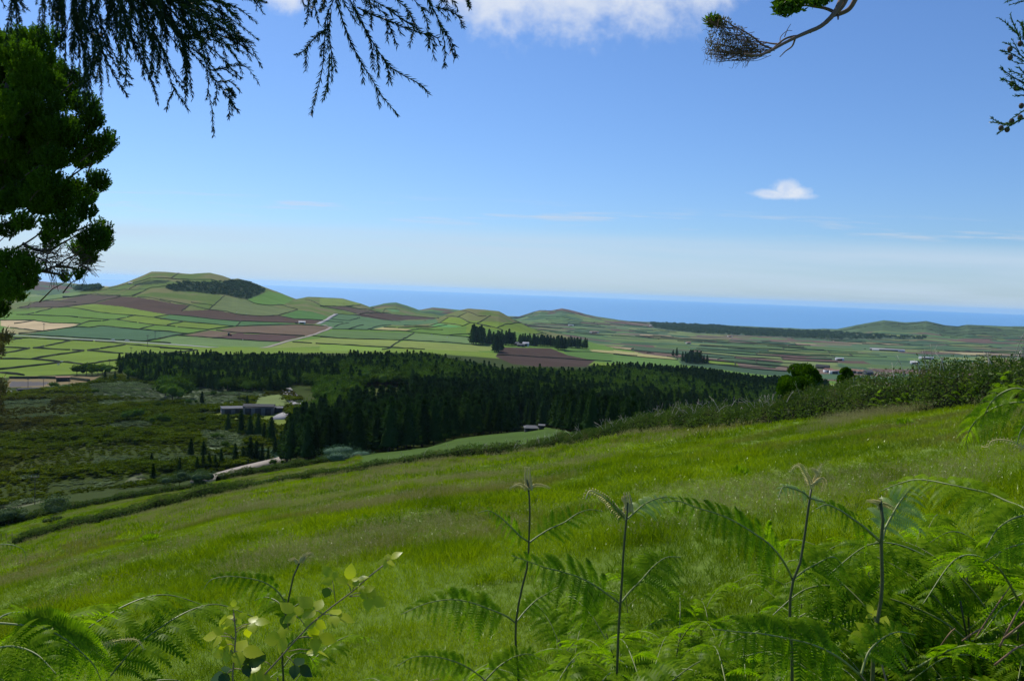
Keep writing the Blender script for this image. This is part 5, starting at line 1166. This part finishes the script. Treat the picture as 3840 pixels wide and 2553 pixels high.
def undergrowth():
    r = np.random.default_rng(88); LB = 'green bracken plant in the dense growth filling the bottom right corner'; GR = 'bracken plants massed at the bottom right'
    def drop(px, py, d, label, grp, squash=1):
        top = P3([px], [py], [d])[0]; gz = float(H(top[0], top[1])); h = top[2]-gz
        if h < .12: return
        put_fern(int(r.integers(6)), (top[0], top[1], gz), r.random()*6.28, min(max(h/1.10, .25), 1.5), label, grp)
    for _ in range(125):
        px = 560+480*r.random()**.85; lim = np.interp(px, [560, 640, 760, 880, 1024], [672, 650, 632, 596, 540]); py = lim+(700-lim)*r.random()
        d = np.interp(py, [540, 700], [3.6, 2.0])*(.85+.45*r.random()); drop(px, py, d, LB, GR)
    for _ in range(34):
        px = 925+120*r.random(); py = 490+100*r.random(); drop(px, py, 2.3+1.6*r.random(), 'green bracken plant at the right edge below the arching fronds', 'bracken plants at the right edge')
    for px, py, d in ((655,598,3.6),(668,588,3.8),(612,602,3.9),(805,560,4.2),(840,566,4.3),(592,640,3.3),(575,655,3.0),(902,560,4.0),(640,560,5.5),(716,590,4.2),(560,610,4.4),(700,604,4.0)):
        drop(px, py, d, 'half-grown bracken plant standing in the open grass between the tall stalks', 'half-grown bracken in the open grass')
    for px, py, d in ((-10,612,2.6),(40,625,2.6),(80,650,2.5),(20,650,2.3),(120,668,2.6)):
        drop(px, py, d, 'low dark bracken plant in the bottom left corner', 'bracken plants in the bottom left corner')
    for px, py, d in ((305,648,2.9),(262,662,3.0),(460,668,2.9),(430,672,2.8),(520,672,2.7)):
        drop(px, py, d, 'small bracken plant along the bottom edge left of centre', 'small bracken along the bottom edge')
    # bracken at the foot of the tall hedge
    az0, az1 = math.atan2(*ray(640, 420)[:2]), math.atan2(*ray(1040, 400)[:2])
    for a in np.linspace(az0, az1, 46):
        a += r.normal()*.004; rr = np.interp(a, ST[0][0], ST[0][1])-.4-1.1*r.random(); x, y = rr*math.sin(a), rr*math.cos(a)
        put_fern(int(r.integers(6)), (x, y, float(H(x, y))), r.random()*6.28, .55+.55*r.random(), 'pale green bracken plant at the foot of the tall hedge', 'bracken at the foot of the tall hedge')
undergrowth()

# ------------------------------------------------------------------ brambles
def rleaf(c, d, nrm, L, r):
    """toothed oval leaf as a small fan"""
    d = unit(d); s = np.cross(d, nrm); s /= np.linalg.norm(s)+1e-9; n = np.cross(s, d)
    prof = [(0, 0), (.07, .20), (.16, .27), (.24, .36), (.32, .35), (.40, .40), (.50, .35), (.58, .35), (.68, .25), (.78, .19), (.88, .09), (1, 0)]
    L_, R_2 = [], []
    for t, w in prof:
        z = n*(.10*abs(w)*L-.18*t*t*L)
        L_.append(c+d*t*L+s*w*L+z); R_2.append(c+d*t*L-s*w*L+z)
    m = [c+d*t*L-n*(.18*t*t*L) for t, w in prof]
    V = np.array(L_+m+R_2); k = len(prof); Q = []
    for i in range(k-1): Q += [[i, i+1, k+i+1, k+i], [k+i, k+i+1, 2*k+i+1, 2*k+i]]
    return V, np.array(Q)
def trifol(c, d, L, r, nrm=(.1, -.6, .8)):
    c = np.asarray(c, float); d = unit(np.asarray(d, float)); nrm = unit(np.asarray(nrm)+r.normal(size=3)*.35); s = unit(np.cross(d, nrm)); out = [rleaf(c+d*L*.25, d, nrm, L, r)]
    for k in (-1, 1): out.append(rleaf(c, unit(d*.35+s*k), nrm+s*k*.2, L*.85, r))
    return out
def bramble(label, cane, dep, leaves, dd=0.0):
    r = np.random.default_rng(len(label)); q = pts('c', cane); n = len(q); P = P3([a for a, b in q], [b for a, b in q], dep+np.linspace(0, dd, n))
    gz = float(H(P[0][0], P[0][1])); e = empty('bramble_shoot', (P[0][0], P[0][1], gz), label, 'bramble')
    sp = spline(np.vstack([[P[0][0]-.1, P[0][1], gz-.05], P]), 30); link('cane', nmesh('cane', *tube(sp, .0042, .0020), M['cane'], True), e)
    A, B, st = [], [], []
    for lx, ly, ax, ay, dx, dy, L, dark in leaves:
        c = P3(*pts_arr('c', lx, ly), dep+dd*.5); a = P3(*pts_arr('c', ax, ay), dep+dd*.5); c, a = c[0], a[0]
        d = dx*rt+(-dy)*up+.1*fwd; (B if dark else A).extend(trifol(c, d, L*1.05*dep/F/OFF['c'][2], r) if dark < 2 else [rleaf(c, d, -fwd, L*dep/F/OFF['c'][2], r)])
        st.append(tube([a, (a+c)/2+np.array([0, 0, .004]), c], .0013, .0009, 4))
    link('leaves', nmesh('leaves', *merge(A), M['bramble']), e)
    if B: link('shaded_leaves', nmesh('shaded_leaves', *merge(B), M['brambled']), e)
    link('petioles', nmesh('petioles', *merge(st), M['cane']), e)
def pts_arr(c, x, y): ox, oy, k = OFF[c]; return np.array([ox+x/k]), np.array([oy+y/k])
bramble('long bramble cane slanting up to the right with yellow-green leaflets', "1450 1080 1560 900 1660 800 1800 640 1900 550 2050 440 2200 310 2290 240", 2.3, [
  (2290,235,2285,245,.7,-.5,75,0),(2285,240,2280,250,-.8,.1,55,0),(2170,455,2060,448,.9,.35,95,0),(2130,425,2060,445,.8,-.4,70,0),(2050,370,2070,420,.2,-.9,95,0),(2090,360,2080,415,.9,-.4,70,0),(1960,350,1978,480,-.5,-.8,85,0),
  (1860,530,1900,550,-.4,-.3,110,0),(1960,560,1900,555,.9,.2,110,0),(1860,600,1880,575,-.2,.9,90,0),(1745,560,1800,620,-.6,-.5,100,0),(1850,690,1760,690,.9,.1,110,0),(1680,690,1700,760,-.9,.1,110,0),(1830,760,1700,770,.9,.3,100,0),
  (1935,395,1960,420,-.2,.5,80,2),(1690,560,1700,640,-.2,.9,95,2),(1560,830,1600,860,-.6,-.7,90,2),(1740,850,1690,800,.8,.5,100,1)], .1)
bramble('slim upright bramble shoot with bright yellow-green leaves, bottom left', "1375 1080 1372 900 1390 650 1378 545", 2.3, [
  (1375,520,1378,545,.05,-1,45,0),(1360,580,1385,600,-.9,.3,62,0),(1395,575,1386,600,.7,-.3,50,0),(1480,605,1392,640,.8,-.1,88,0),(1455,620,1392,660,.1,.9,60,0),(1300,680,1385,700,-.95,.05,88,0),(1320,660,1385,700,.05,-.95,80,0),(1340,730,1385,740,-.3,.4,75,0),
  (1400,770,1380,780,.85,.05,120,0),(1350,760,1380,790,-.9,.3,90,0),(1480,900,1380,870,.6,.2,100,0),(1440,850,1375,840,.8,-.2,90,1),(1340,900,1376,880,-.8,.3,100,1)], 0)
bramble('small bramble sprig with yellow leaves right of the long cane', "2480 1300 2440 1080 2420 1000", 2.6, [(2440,985,2424,1010,.9,-.1,70,0),(2400,1000,2420,1020,-.7,-.4,60,0),(2600,930,2500,960,.9,.1,60,0)], 0)
bramble('bramble shoot with broad yellow leaves among the bracken at right', "5240 1000 5180 760 5160 620", 2.1, [(5150,560,5165,640,-.4,-.9,60,0),(5200,640,5168,660,.9,.2,110,0),(5120,660,5165,690,-.8,.4,100,0),(5210,720,5172,720,.9,-.1,90,0)], 0)
# dead stems and litter at the bottom right
def litter():
    r = np.random.default_rng(5)
    for k in range(6):
        px = 890+130*r.random(); py = 628+45*r.random(); a = r.normal()*.5-.5; L = 22+46*r.random(); d = 1.7+.5*r.random()
        P = P3([px, px+L*math.cos(a)*.5, px+L*math.cos(a)], [py, py+L*math.sin(a)*.5-1.5, py+L*math.sin(a)], [d, d-.02, d+.05])
        c = P.mean(0); 
        o = link('dead_stem', nmesh('dead_stem', *tube(spline(P, 14), .0022, .0012), M['litter'], True)); tag(o, 'pale dead bracken stem in the undergrowth at the bottom right', 'stem', 'dead stems in the bottom right undergrowth')
litter()
# weeds standing in the meadow
def weeds():
    r = np.random.default_rng(6); W = []
    for px, py, w, lab in ((150,540.5,16,'dark scruffy weed clump in the meadow below the left hedge'),(214,553,14,'dark tussock of rank grass, left part of the meadow'),(258,548,9,'greyish thistle left of the meadow middle'),(373,540,10,'small thistle near the meadow middle'),(442,533,8,'grey-green thistle in the middle of the meadow'),(365,518,8,'little weed clump in the middle distance of the meadow'),
        (740,475,20,'dark green tussock in the upper right of the meadow'),(678,512,12,'round dark weed clump left of the third tall stalk'),(905,425,16,'dark tussock near the tall hedge'),(487,580,14,'leafy weed just behind the budded bracken'),(418,536,9,'brown and green weed clump, right of the thistles'),(600,468,12,'dark tussock above the budded bracken'),(330,530,9,'pale weed clump left of centre')):
        G = hit([px], [py], 3)[0]; d = G@fwd; s = w*d/F/2; n = 260; q = rdir(n, r); q[:, 2] = np.abs(q[:, 2]); P = q*np.array([s, s, s*.7])*(r.random(n)**.5)[:, None]
        D = unit(q+[0, 0, .8]+rdir(n, r)*.5)*s*.45*(.5+r.random(n))[:, None]; V, Q = leafq(P, D, unit(np.cross(D, rdir(n, r)))*s*.06)
        o = link('weed_clump', nmesh('weed_clump', V, Q, M['fern'])); o.location = G; tag(o, lab, 'weed')
weeds()
# ------------------------------------------------------------------ overhanging cedar boughs
def needle_twig(P, dens, nl, nw, seed, rad=.0016, ang=.75, taper=True):
    r = np.random.default_rng(seed); Lg = np.linalg.norm(np.diff(P, axis=0), axis=1).sum(); R0 = spline(P, max(8, int(Lg/.02))); T = unit(np.gradient(R0, axis=0)); k = len(R0)
    n = int(Lg*dens); u = np.sort(r.random(n))*(k-1); i = u.astype(int).clip(0, k-2); f = (u-i)[:, None]; B = R0[i]*(1-f)+R0[i+1]*f; t = T[i]
    rd = unit(np.cross(t, rdir(n, r))); D = unit(t*1.0+rd*ang)*nl*((.65+.6*r.random(n))*np.interp(u/(k-1), [0, .1, .85, 1], [.7, 1, 1, .75]))[:, None]
    D += t*nl*.15
    return [leafq(B, D, unit(np.cross(D, rdir(n, r)))*nw), tube(R0, rad*1.5, rad*.8, 4)]
def bough(name, label, c, lines, dep, dens, nl, nw, side, seed, mat, cat='branch', hang=(.0, 0, -1), wood='bark', slen=.10, extend=.5, sidestep=.045, extra=0):
    """each line of the photo becomes a twig; drooping side twigs are grown from it"""
    r = np.random.default_rng(seed); main = []; sub = []; root = None
    allq = [pts(c, ln) for ln in lines.split(';')]
    for q0 in list(allq):
        if len(q0) > 3:
            for _ in range(extra):
                ox, oy = r.normal()*5, -6-10*r.random(); f = .75+.25*r.random(); allq.append([(x+ox*(.5+.5*k/len(q0)), (y+oy)*f if k else y) for k, (x, y) in enumerate(q0)])
    for li, q in enumerate(allq):
        dd = dep+r.normal()*.22; z = dd+np.linspace(0, r.normal()*.12, len(q)); P = P3([a for a, b in q], [b for a, b in q], z)
        if q[0][1] < 2 and extend:                              # runs on upwards out of the frame
            up_ = P[0]+(P[0]-P[1])/np.linalg.norm(P[0]-P[1])*extend*.4+np.array([0, 0, extend*.6]); P = np.vstack([up_, P])
        if root is None: root = P[0].copy()
        main += needle_twig(P, dens, nl, nw, seed*50+li); Lg = np.linalg.norm(np.diff(P, axis=0), axis=1).sum()
        R0 = spline(P, 50); T = unit(np.gradient(R0, axis=0))
        ns = int(side*Lg/sidestep)
        for k in range(ns):
            i = int((.03+.72*(k+r.random())/ns)*49); b = R0[i]; sd = unit(np.cross(T[i], -fwd+.4*rdir(1, r)[0]))*(1 if r.random() < .5 else -1)
            L = slen*(.5+.9*r.random())*np.interp(i, [0, 40, 49], [1.15, .8, .5]); a = unit(T[i]*.95+sd*(.15+.35*r.random())+np.array(hang)*.30+rdir(1, r)[0]*.1)
            Q_ = [b, b+a*L*.5, b+a*L*.75+np.array(hang)*L*.30]; sub += needle_twig(Q_, dens, nl*.92, nw, seed*999+li*60+k, .001)
    e = empty(name, root, label, cat)
    link('sprays', nmesh('sprays', *merge(main+sub), M[mat]), e)
    return e
LEFTB = "330 0 345 120 350 250 345 380;390 0 400 150 395 300 380 370;385 370 355 410;385 365 405 400;400 60 440 220 470 400 505 565;480 0 520 160 560 300 620 420 688 520;560 0 600 160 640 280 685 375;640 0 690 180 740 300 800 420 850 560;700 0 800 200 880 340 930 470 1010 588;800 0 900 180 980 300 1000 430 990 550;850 0 960 200 1080 340 1160 440 1220 520 1280 600;900 0 1050 160 1180 210 1240 280 1290 350;950 0 1100 100 1220 180 1360 300;1050 0 1180 60 1240 130 1285 180;1150 0 1270 40 1375 125;230 0 240 80 230 175;60 0 62 90 55 180;75 0 95 60 108 112;100 0 125 30 150 52;270 0 280 50 284 105;10 0 20 20 24 36;500 180 545 300 530 360 508 440;505 200 500 300 497 400;1120 375 1200 370 1265 415;1165 435 1230 435 1280 485;1200 480 1235 480 1255 515;1105 380 1115 440 1105 530;1150 440 1160 480 1150 548;930 480 905 530 890 580;300 0 315 80 310 160;420 0 430 120 425 300;600 0 650 120 655 240;750 0 830 140 850 260 840 410;1000 0 1080 130 1110 210 1060 270;1100 110 1200 105 1270 180;980 210 1100 205 1220 240 1325 295;440 0 480 120 560 240;680 0 740 140 770 270;860 0 930 110 1010 160;720 0 860 100 960 140"
bough('cedar_bough', 'large dark drooping conifer bough filling the top left of the sky', 'g', LEFTB, 3.0, 560, .018, .0016, .42, 401, 'cryp', slen=.17, extra=2)
MIDB = "560 0 500 150 490 280 480 400 470 560 440 700 400 850 372 960;500 250 400 320 320 420 245 465;540 100 525 280 545 450 545 680;530 450 515 700 513 775;590 20 640 180 700 340 780 500 880 660 980 820 1100 960;700 0 790 180 870 320 960 460 1050 570 1200 660 1320 730 1355 790;870 320 890 450 895 580;920 380 935 520 945 650;980 480 1020 590 1045 690;760 60 900 130 1050 180 1180 240 1320 280 1430 310 1460 385;1360 0 1420 120 1470 250 1495 380 1495 555;1440 170 1530 330 1575 490;1420 60 1540 90 1610 140 1650 225;1560 0 1590 40 1605 80;1690 0 1700 30 1705 65;400 0 415 110 440 200;350 0 350 100 328 205;1200 100 1240 220 1200 385;1000 150 1060 290 1100 390;1300 60 1350 200 1355 400;1000 60 1150 170 1300 260;860 0 880 120 880 240;640 0 700 100 760 200;820 0 950 80 1020 150;1100 0 1180 80 1185 160;300 0 325 60;1240 0 1300 60 1380 110;480 0 470 60 440 100;900 0 1000 60 1100 100;1480 0 1440 60 1500 140;400 0 390 60 370 130"
bough('cedar_bough', 'smaller drooping conifer bough hanging at the top centre', 'h', MIDB, 2.6, 480, .019, .0016, .36, 402, 'cryp', slen=.07)
bough('cedar_bough', 'short dark conifer tip poking down between the two boughs', 'g', "1360 0 1380 30 1410 75;1380 0 1400 5 1428 14;1340 0 1370 0 1405 70", 2.9, 430, .014, .0013, .3, 403, 'cryp', slen=.04)
RB = "2480 330 2335 300 2290 220 2230 160 2170 115;2300 230 2250 110 2245 90;2330 260 2320 160 2290 130;2480 420 2335 400 2260 350 2180 325;2480 400 2335 380 2270 310 2205 275;2480 560 2335 540 2260 500 2180 440;2480 600 2335 585 2260 540 2185 515;2450 640 2335 620 2270 628;2480 700 2335 770 2260 810 2160 872;2260 805 2190 805 2115 795;2480 640 2335 720 2270 765;2480 0 2335 5 2240 32;2400 0 2300 -10 2215 12;2480 300 2340 200 2320 150;2480 500 2330 470 2300 440"
def cones(e, c, lst, dep):
    parts = []
    for x, y in lst:
        p = P3(*[np.array([v]) for v in (OFF[c][0]+x/OFF[c][2], OFF[c][1]+y/OFF[c][2])], dep)[0]; aa = np.arange(6)*math.pi/3; rr = .008
        V = np.vstack([p+np.stack([np.cos(aa)*rr*math.sin(f), np.sin(aa)*rr*math.sin(f), np.full(6, rr*math.cos(f))], 1) for f in (.2, .8, 1.57, 2.3, 2.95)])
        ii = np.arange(4)[:, None]*6; j = np.arange(6)[None]; parts.append((V, np.stack([ii+j, ii+(j+1) % 6, ii+6+(j+1) % 6, ii+6+j], -1).reshape(-1, 4)))
    link('cones', nmesh('cones', *merge(parts), M['bark']), e)
e_ = bough('spruce_branch', 'green spiky conifer sprays with round cones at the right edge', 'i', RB, 2.4, 480, .010, .0013, .8, 404, 'crypr', slen=.05, hang=(-.3, 0, .4), extend=0)
def limb(e, pix, dep, r0, r1):
    P = P3([a for a, b in pix], [b for a, b in pix], dep); gz = float(H(P[0][0], P[0][1])); P = np.vstack([[P[0][0], P[0][1], gz-.2], P])
    link('trunk', nmesh('trunk', *tube(spline(P, 30), r0, r1), M['bark'], True), e)
limb(e_, [(1075, 500), (1066, 200), (1058, 60), (1050, -60)], [2.5, 2.45, 2.4, 2.4], .035, .010)
cones(e_, 'i', [(2243,320),(2310,285),(2245,375),(2318,690),(2255,790),(2185,835),(2225,845),(2283,575),(2255,545),(2310,765)], 2.4)

# ------------------------------------------------------------------ bent heather branch, top right
def heather_clump(c, cx, cy_, rx, ry, dep, n, seed, L=.012, upb=.9):
    r = np.random.default_rng(seed); ox, oy, k = OFF[c]; q = r.normal(size=(n, 2))*.5; q /= np.maximum(1, np.linalg.norm(q, axis=1))[:, None]
    P = P3(ox+(cx+q[:, 0]*rx)/k, oy+(cy_+q[:, 1]*ry)/k, dep+r.normal(size=n)*rx/k*dep/F*.4)
    D = unit(rdir(n, r)+np.array([0, 0, upb]))*L*(.6+.8*r.random(n))[:, None]; return leafq(P, D, unit(np.cross(D, rdir(n, r)))*L*.22)
M['heathwood'] = surf('heather_wood', (.19, .13, .095), .85, .2, .4, 20)
def heather_branch():
    dep = 3.4; T_ = []; r = np.random.default_rng(55)
    def tw(s, r0, r1, k=6): q = pts('i', s); P = P3([a for a, b in q], [b for a, b in q], dep+np.linspace(0, r.normal()*.05, len(q))); T_.append(tube(spline(P, 24), r0, r1, k)); return P
    P0 = tw("1300 -160 1240 -20 1190 60 1110 98", .011, .009); tw("1200 -120 1140 0 1100 80 1000 175 930 205 850 240 760 285 680 330 600 362 510 352", .012, .004)
    tw("1180 -20 1150 40 1105 90", .009, .007); tw("1100 80 1040 55 960 42 900 35 850 50", .007, .003); tw("1120 95 1120 125", .005, .003); tw("1110 100 1090 110", .004, .002); tw("950 200 940 215", .004, .002)
    tw("870 235 840 235 780 250 730 285 680 330", .005, .003); tw("840 250 820 300 775 335 738 372", .004, .0015); tw("760 285 700 285 640 275 580 265", .004, .002); tw("700 320 640 300 570 245 500 200 430 165 380 130 320 120", .004, .0015); tw("740 280 745 240 790 200 820 200", .002, .001); tw("770 240 790 190 812 155", .002, .001)
    tw("620 350 560 300 520 240 450 180", .003, .0015); tw("960 42 1000 10 1060 -20", .004, .002)
    m = 95
    for k in range(m):                              # brush of fine twigs sweeping left
        f = r.random(); sx = 690-230*f+r.normal()*12; sy = (335 if r.random() < .62 else 318-150*f)+r.normal()*14; L = (110+190*r.random())*(1-.25*f)
        ex = max(sx-L, 245+20*r.random()); ey = sy+(-35+115*r.random()-.18*(sx-ex))*(.6+.4*r.random())+(20 if sy > 325 else 0); ey = min(ey, 425); mx, my = (sx+ex)/2, (sy+ey)/2+14+r.normal()*10; tw(f"{sx} {sy} {mx} {my} {ex} {ey}", .0014, .0006, 4)
        for _ in range(3): a = r.random(); bx, by = mx+(ex-mx)*a, my+(ey-my)*a; tw(f"{bx} {by} {bx-18-20*r.random()} {by+20*r.normal()} {bx-30-20*r.random()} {by+26*r.normal()+6}", .0009, .0005, 4)
    e = empty('heather_branch', P0[0], 'bare curved heather branch with a brushy brown tip, top right', 'branch')
    Q_ = P3([865, 930, 1080, 1150, 1165, 1170], [-24, -90, -120, 40, 300, 560], [3.4, 3.5, 3.7, 3.8, 3.8, 3.8]); gz = float(H(Q_[-1][0], Q_[-1][1])); T_.append(tube(spline(np.vstack([Q_, [Q_[-1][0], Q_[-1][1], gz-.2]]), 40), .012, .07))
    link('wood', nmesh('wood', *merge(T_), M['heathwood'], True), e)
    br = [heather_clump('i', *a, dep, n, s, .011) for a, n, s in (((340, 150, 80, 40), 520, 1), ((400, 250, 140, 90), 420, 2), ((470, 320, 120, 60), 300, 3), ((330, 300, 80, 90), 300, 4), ((540, 290, 50, 60), 160, 5))]
    link('brown_foliage', nmesh('brown_foliage', *merge(br), M['heathbrown']), e)
    gr = [heather_clump('i', *a, dep, n, s, .020) for a, n, s in (((770, 60, 70, 52), 620, 6), ((835, 35, 75, 50), 520, 7), ((745, 30, 42, 34), 240, 8), ((985, 5, 85, 42), 560, 9), ((310, 145, 50, 38), 240, 10))]
    link('green_foliage', nmesh('green_foliage', *merge(gr), M['heath']), e)
heather_branch()

# ------------------------------------------------------------------ big heather tree at the left
def heather_tree():
    r = np.random.default_rng(66); dep = 8.5; cl = [(r.uniform(-40, 300), r.uniform(260, 1150), 70, 60) for _ in range(46)]+[(-60,330,150,150),(60,250,85,60),(160,230,75,50),(255,235,62,58),(100,340,110,75),(210,330,80,60),(290,400,60,55),(40,480,100,80),(150,460,90,75),(260,480,90,70),(380,460,52,70),(340,560,80,80),(210,580,110,90),(80,620,120,95),(-40,600,110,110),(460,590,62,62),(500,665,42,62),(430,710,75,65),(320,720,110,80),(180,740,120,90),(40,780,110,90),(420,790,60,50),(545,800,52,52),(575,775,26,44),(510,850,42,45),(350,850,95,65),(240,880,100,70),(110,920,100,80),(-20,950,90,90),(440,890,48,34),(530,1000,38,46),(500,970,28,28),(420,1030,70,50),(460,1070,54,52),(340,1080,85,70),(230,1090,85,70),(110,1080,80,70),(20,1120,60,60),(370,1170,75,60),(460,1150,46,46),(540,1260,48,52),(500,1310,72,62),(440,1350,62,42),(550,1320,34,44),(320,1240,80,60),(270,1310,40,40),(120,1210,50,45),(40,1250,50,40),(60,1420,110,60),(20,1500,110,70),(140,1470,60,55),(100,1530,80,50),(0,1580,90,50),(70,1600,60,34),(0,1680,40,40),(470,1400,40,30),(350,1505,12,12),(420,1490,12,14)]
    k = OFF['g'][2]; parts_l = []; parts_t = []; cen = []
    for ci, (x, y, rx, ry) in enumerate(cl):
        zd = dep+r.normal()*.35; c = P3([x/k], [y/k], zd)[0]; a, b = rx/k*dep/F, ry/k*dep/F; cen.append(c)
        n = int(125*(rx*ry/(60*60))**.9)+20; d = rdir(n, r); d[:, 2] = d[:, 2]*.9+.15; S0 = c+d*np.array([a, a, b])*(.45+.5*r.random(n)**.5)[:, None]*.92
        ax = unit(d*.55+np.array([0, 0, 1.05])+r.normal(size=(n, 3))*.22); L = .095*(.7+.6*r.random(n))
        parts_t.append(leafq(S0-ax*.03, ax*(L+.03)[:, None], unit(np.cross(ax, rdir(n, r)))*.0022))
        m = 30; B = np.repeat(S0, m, 0)+np.repeat(ax*L[:, None], m, 0)*r.random(n*m)[:, None]; D = unit(np.repeat(ax, m, 0)*.9+rdir(n*m, r)*.85)*.019*(.6+.7*r.random(n*m))[:, None]
        parts_l.append(leafq(B, D, unit(np.cross(D, rdir(n*m, r)))*.0062))
    base = P3([-42], [420], dep)[0]; gz = float(H(base[0], base[1])); e = empty('heather_tree', (base[0], base[1], gz), 'big dark heather tree with tufted green crown at the left edge', 'tree')
    link('crown', nmesh('crown', *merge(parts_l), M['heath']), e)
    W = [tube(spline([[base[0], base[1], gz-.3], P3([-48], [400], dep)[0], P3([-40], [300], dep+.2)[0], P3([-20], [180], dep)[0], P3([10], [80], dep)[0]], 24), .11, .03)]
    for s in ("-200 1600 -60 1430 60 1340 150 1290 215 1240 240 1180", "-200 1300 0 1390 110 1450 220 1445 300 1420 380 1370 470 1355", "-160 1000 0 860 60 760 90 660", "-150 1250 50 1190 140 1140 250 1040 330 980 440 900 520 850", "220 1445 290 1460 330 1470 352 1500", "300 1420 380 1430 430 1450 470 1470", "215 1240 280 1270 360 1250 480 1200", "120 1300 180 1330 250 1340 330 1300 420 1250", "-100 1150 60 1100 180 1000 300 900 420 800 510 780", "-100 900 60 800 180 640 300 520 390 440", "-60 700 60 560 120 420 200 300 270 230"):
        q = pts('g', s); P = P3([a for a, b in q], [b for a, b in q], dep+np.linspace(0, r.normal()*.2, len(q))); W.append(tube(spline(P, 24), .020, .005))
    for _ in range(230):                             # fine bare twigs under the crown
        x = 80+400*r.random(); y = 1330+130*r.random()-.1*abs(x-300); L = 40+70*r.random(); a = r.normal()*.7+.25
        q = [(x/k, y/k), ((x+L*.5*math.cos(a))/k, (y+L*.4*math.sin(a)-6)/k), ((x+L*math.cos(a))/k, (y+L*math.sin(a)+12*r.random())/k)]; P = P3([u_ for u_, v_ in q], [v_ for u_, v_ in q], dep+r.normal()*.2); W.append(tube(P, .0045, .0018, 4))
    for c in cen:
        t = c+np.array([-.10-.12*r.random(), .1*r.normal(), -.12-.1*r.random()]); W.append(tube([t, (t+c)/2+[0, 0, .03], c], .007, .004, 4))
    link('trunk', nmesh('trunk', *merge(W), M['bark'], True), e)
    # a second, browner piece of the tree low at the left edge
    lf = []
    for x, y, rx, ry in ((4, 338, 12, 10), (0, 350, 6, 8), (2, 388, 8, 14), (0, 408, 5, 12)):
        n = 300; q = r.normal(size=(n, 2))*.5; P = P3(x+q[:, 0]*rx*.6, y+q[:, 1]*ry*.6, dep+r.normal(size=n)*.1); D = unit(rdir(n, r)+[0, 0, .6])*.05; lf.append(leafq(P, D, unit(np.cross(D, rdir(n, r)))*.006))
    link('brown_sprays', nmesh('brown_sprays', *merge(lf), M['heathbrown']), e)
heather_tree()
